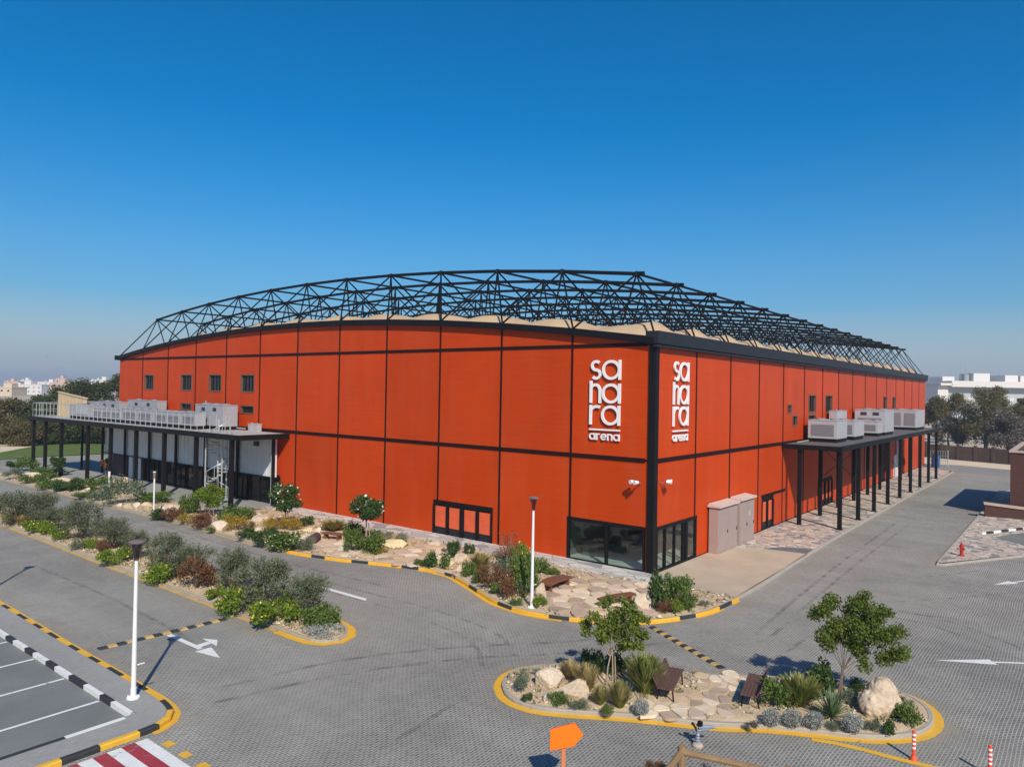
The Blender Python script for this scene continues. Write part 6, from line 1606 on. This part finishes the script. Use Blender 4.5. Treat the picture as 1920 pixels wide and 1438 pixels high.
o = thing('radio_mast', 'thin radio mast on the left horizon', 'mast', (p.x, p.y, 0)); m2 = MB(); m2.tube((0, 0, 0), (0, 0, tp.z), .2, .1, n=5); m2.build('shaft', MT['cityg'], o, world=False)
m2 = MB(); m2.tube((0, 0, tp.z * .97), (0, 0, tp.z), .35, n=6); m2.build('antenna', MT['cityg'], o, world=False)
# white office building on the right horizon
Y = 300; a, b = at(1764, 722, Y), at(2060, 717, Y); sc = Y / FPIX; H = a.z
o = thing('office_building', 'long white office building with roof plant on the right horizon', 'building', (a.x, a.y, 0), math.atan2((b - a).y, (b - a).x)); wd = (b - a).xy.length
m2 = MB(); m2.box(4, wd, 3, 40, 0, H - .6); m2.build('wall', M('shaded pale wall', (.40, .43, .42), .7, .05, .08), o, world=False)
m2 = MB(); m2.box(0, 5, 0, 40, H - .1, H + .9); m2.box(4.6, wd, 0, 41, H - .6, H + 1.9); m2.box(0, 4.4, 2, 40, 0, H - .2); m2.build('parapet', MT['cityw'], o, world=False)
for x0, x1, h in ((5.4, 10.5, 2.6), (18.6, 25.5, 4.2), (32, 37.5, 3.6), (38.5, 48, 3.4), (52, 60, 3)):
    m2 = MB(); m2.box(x0, x1, 8, 18, H + 1.9, H + h + 1.2); m2.build('roof_plant', MT['cityw'], o, world=False)
m2 = MB(); m2.box(16, 18, 10, 12, H + 1.9, H + 5); m2.tube((16.6, 10, H), (16.6, 10, H + 8), .3, .15, n=5); m2.tube((15, 11, H), (15, 11, H + 9), .06, .04, n=4); m2.build('aerial', MT['cityg'], o, world=False)
for k in range(14):
    m2 = MB(); x = 9 + k * 4.1; m2.box(x, x + 2.8, 2.86, 3.05, H - 6.2, H - 4.9); m2.build('window', MT['cityw'] if k < 6 else MT['darkglass'], o, world=False)
m2 = MB(); m2.box(6, wd, 2.9, 3.02, H - 10.5, H - 7.5); m2.build('glazing_band', MT['cityg'], o, world=False)
m2 = MB(); m2.box(1.2, 2.4, 1.9, 2.02, 0, H - 6); m2.build('glazing_band', MT['vent'], o, world=False)
# ------------------------------------------------------------------ loose gravel, litter and sprigs over the planted ground (nobody could count it)
def litter(name, label, poly, n, z, mats, seed, avoid=None):
    rng = np.random.default_rng(seed); ins = in_poly(poly); xs = [p[0] for p in poly]; ys = [p[1] for p in poly]
    P = []
    while len(P) < n:
        x, y = rng.uniform(min(xs), max(xs)), rng.uniform(min(ys), max(ys))
        if ins(x, y) and not any(f_(x, y) for f_ in FLAGS) and mnoise.noise(Vector((x * .6, y * .6, seed))) > -.25: P.append((x, y))
    C = np.array([(x, y, z) for x, y in P]); V, F, Mi = [], [], []
    k = int(n * .6)                                       # pebbles: little squashed octahedra
    c = C[:k]; r = rng.uniform(.025, .075, k) * rng.choice([1, 1, 1, 1.9], k)
    off = np.array([(1, 0, 0), (0, 1, 0), (-1, 0, 0), (0, -1, 0), (0, 0, .7), (0, 0, -.5)]); b = c[:, None, :] + off[None] * (r[:, None, None] * rng.uniform(.7, 1.3, (k, 6, 1)))
    V.append(b.reshape(-1, 3)); base = np.arange(k)[:, None, None] * 6; f = np.array([(0, 1, 4, 4), (1, 2, 4, 4), (2, 3, 4, 4), (3, 0, 4, 4)])
    ex = MB(); ex_f = (f[None, :, :3] + base).reshape(-1, 3); mb = MB(); mb.add(b.reshape(-1, 3), ex_f.tolist(), 0)
    t = C[k:]; q = 5                                     # sprigs: a few blades each
    for j in range(q):
        m = len(t); a = rng.uniform(0, 6.283, m); d = unit(np.stack([np.cos(a) * .7, np.sin(a) * .7, rng.uniform(.4, 1.2, m)], 1)); L = rng.uniform(.06, .2, m); w = L * .16
        u = np.stack([-np.sin(a), np.cos(a), 0 * a], 1); p0 = t + rng.normal(size=t.shape) * np.array([.05, .05, 0]); p1 = p0 + d * L[:, None]; md = (p0 + p1) / 2
        vs = np.stack([p0, md + u * w[:, None], p1, md - u * w[:, None]], 1).reshape(-1, 3); mb.add(vs, (np.arange(m)[:, None] * 4 + np.arange(4)).tolist(), 1 + j % 2)
    o = mb.build(name, mats); return tag(o, label, 'ground litter', None, 'stuff')
LT = [M('pale pebbles', (.50, .40, .29), .9, 3, .2, rand=.35), LM['straw'], LM['sage']]
litter('gravel_and_sprigs', 'loose pebbles, dry litter and sprigs over the soil of the olive median', [p for p in offset_line(kl, .2) if p[1] < 50], 4200, .16, LT, 1)
litter('gravel_and_sprigs', 'loose pebbles and sprigs over the soil of the rounded foreground island', isl, 700, .175, LT, 2)
litter('gravel_and_sprigs', 'loose pebbles, dry litter and sprigs over the bed along the arena', [p for p in bed if p[1] < 70], 5200, .19, LT, 3)

# ------------------------------------------------------------------ desert haze: the whole site stands in it
HAZE = 0.00042
hb = bpy.data.materials.new('haze'); hb.use_nodes = True; ht = hb.node_tree; ht.nodes.clear()
ho = ht.nodes.new('ShaderNodeOutputMaterial'); hv = ht.nodes.new('ShaderNodeVolumePrincipled')
hv.inputs['Color'].default_value = (.80, .86, .95, 1); hv.inputs['Density'].default_value = HAZE; hv.inputs['Anisotropy'].default_value = .2
ht.links.new(hv.outputs[0], ho.inputs['Volume'])
mb = MB(); mb.box(-1490, 2490, -1490, 2490, -1.06, 31); hz_o = mb.build('haze', hb); hz_o['kind'] = 'stuff'
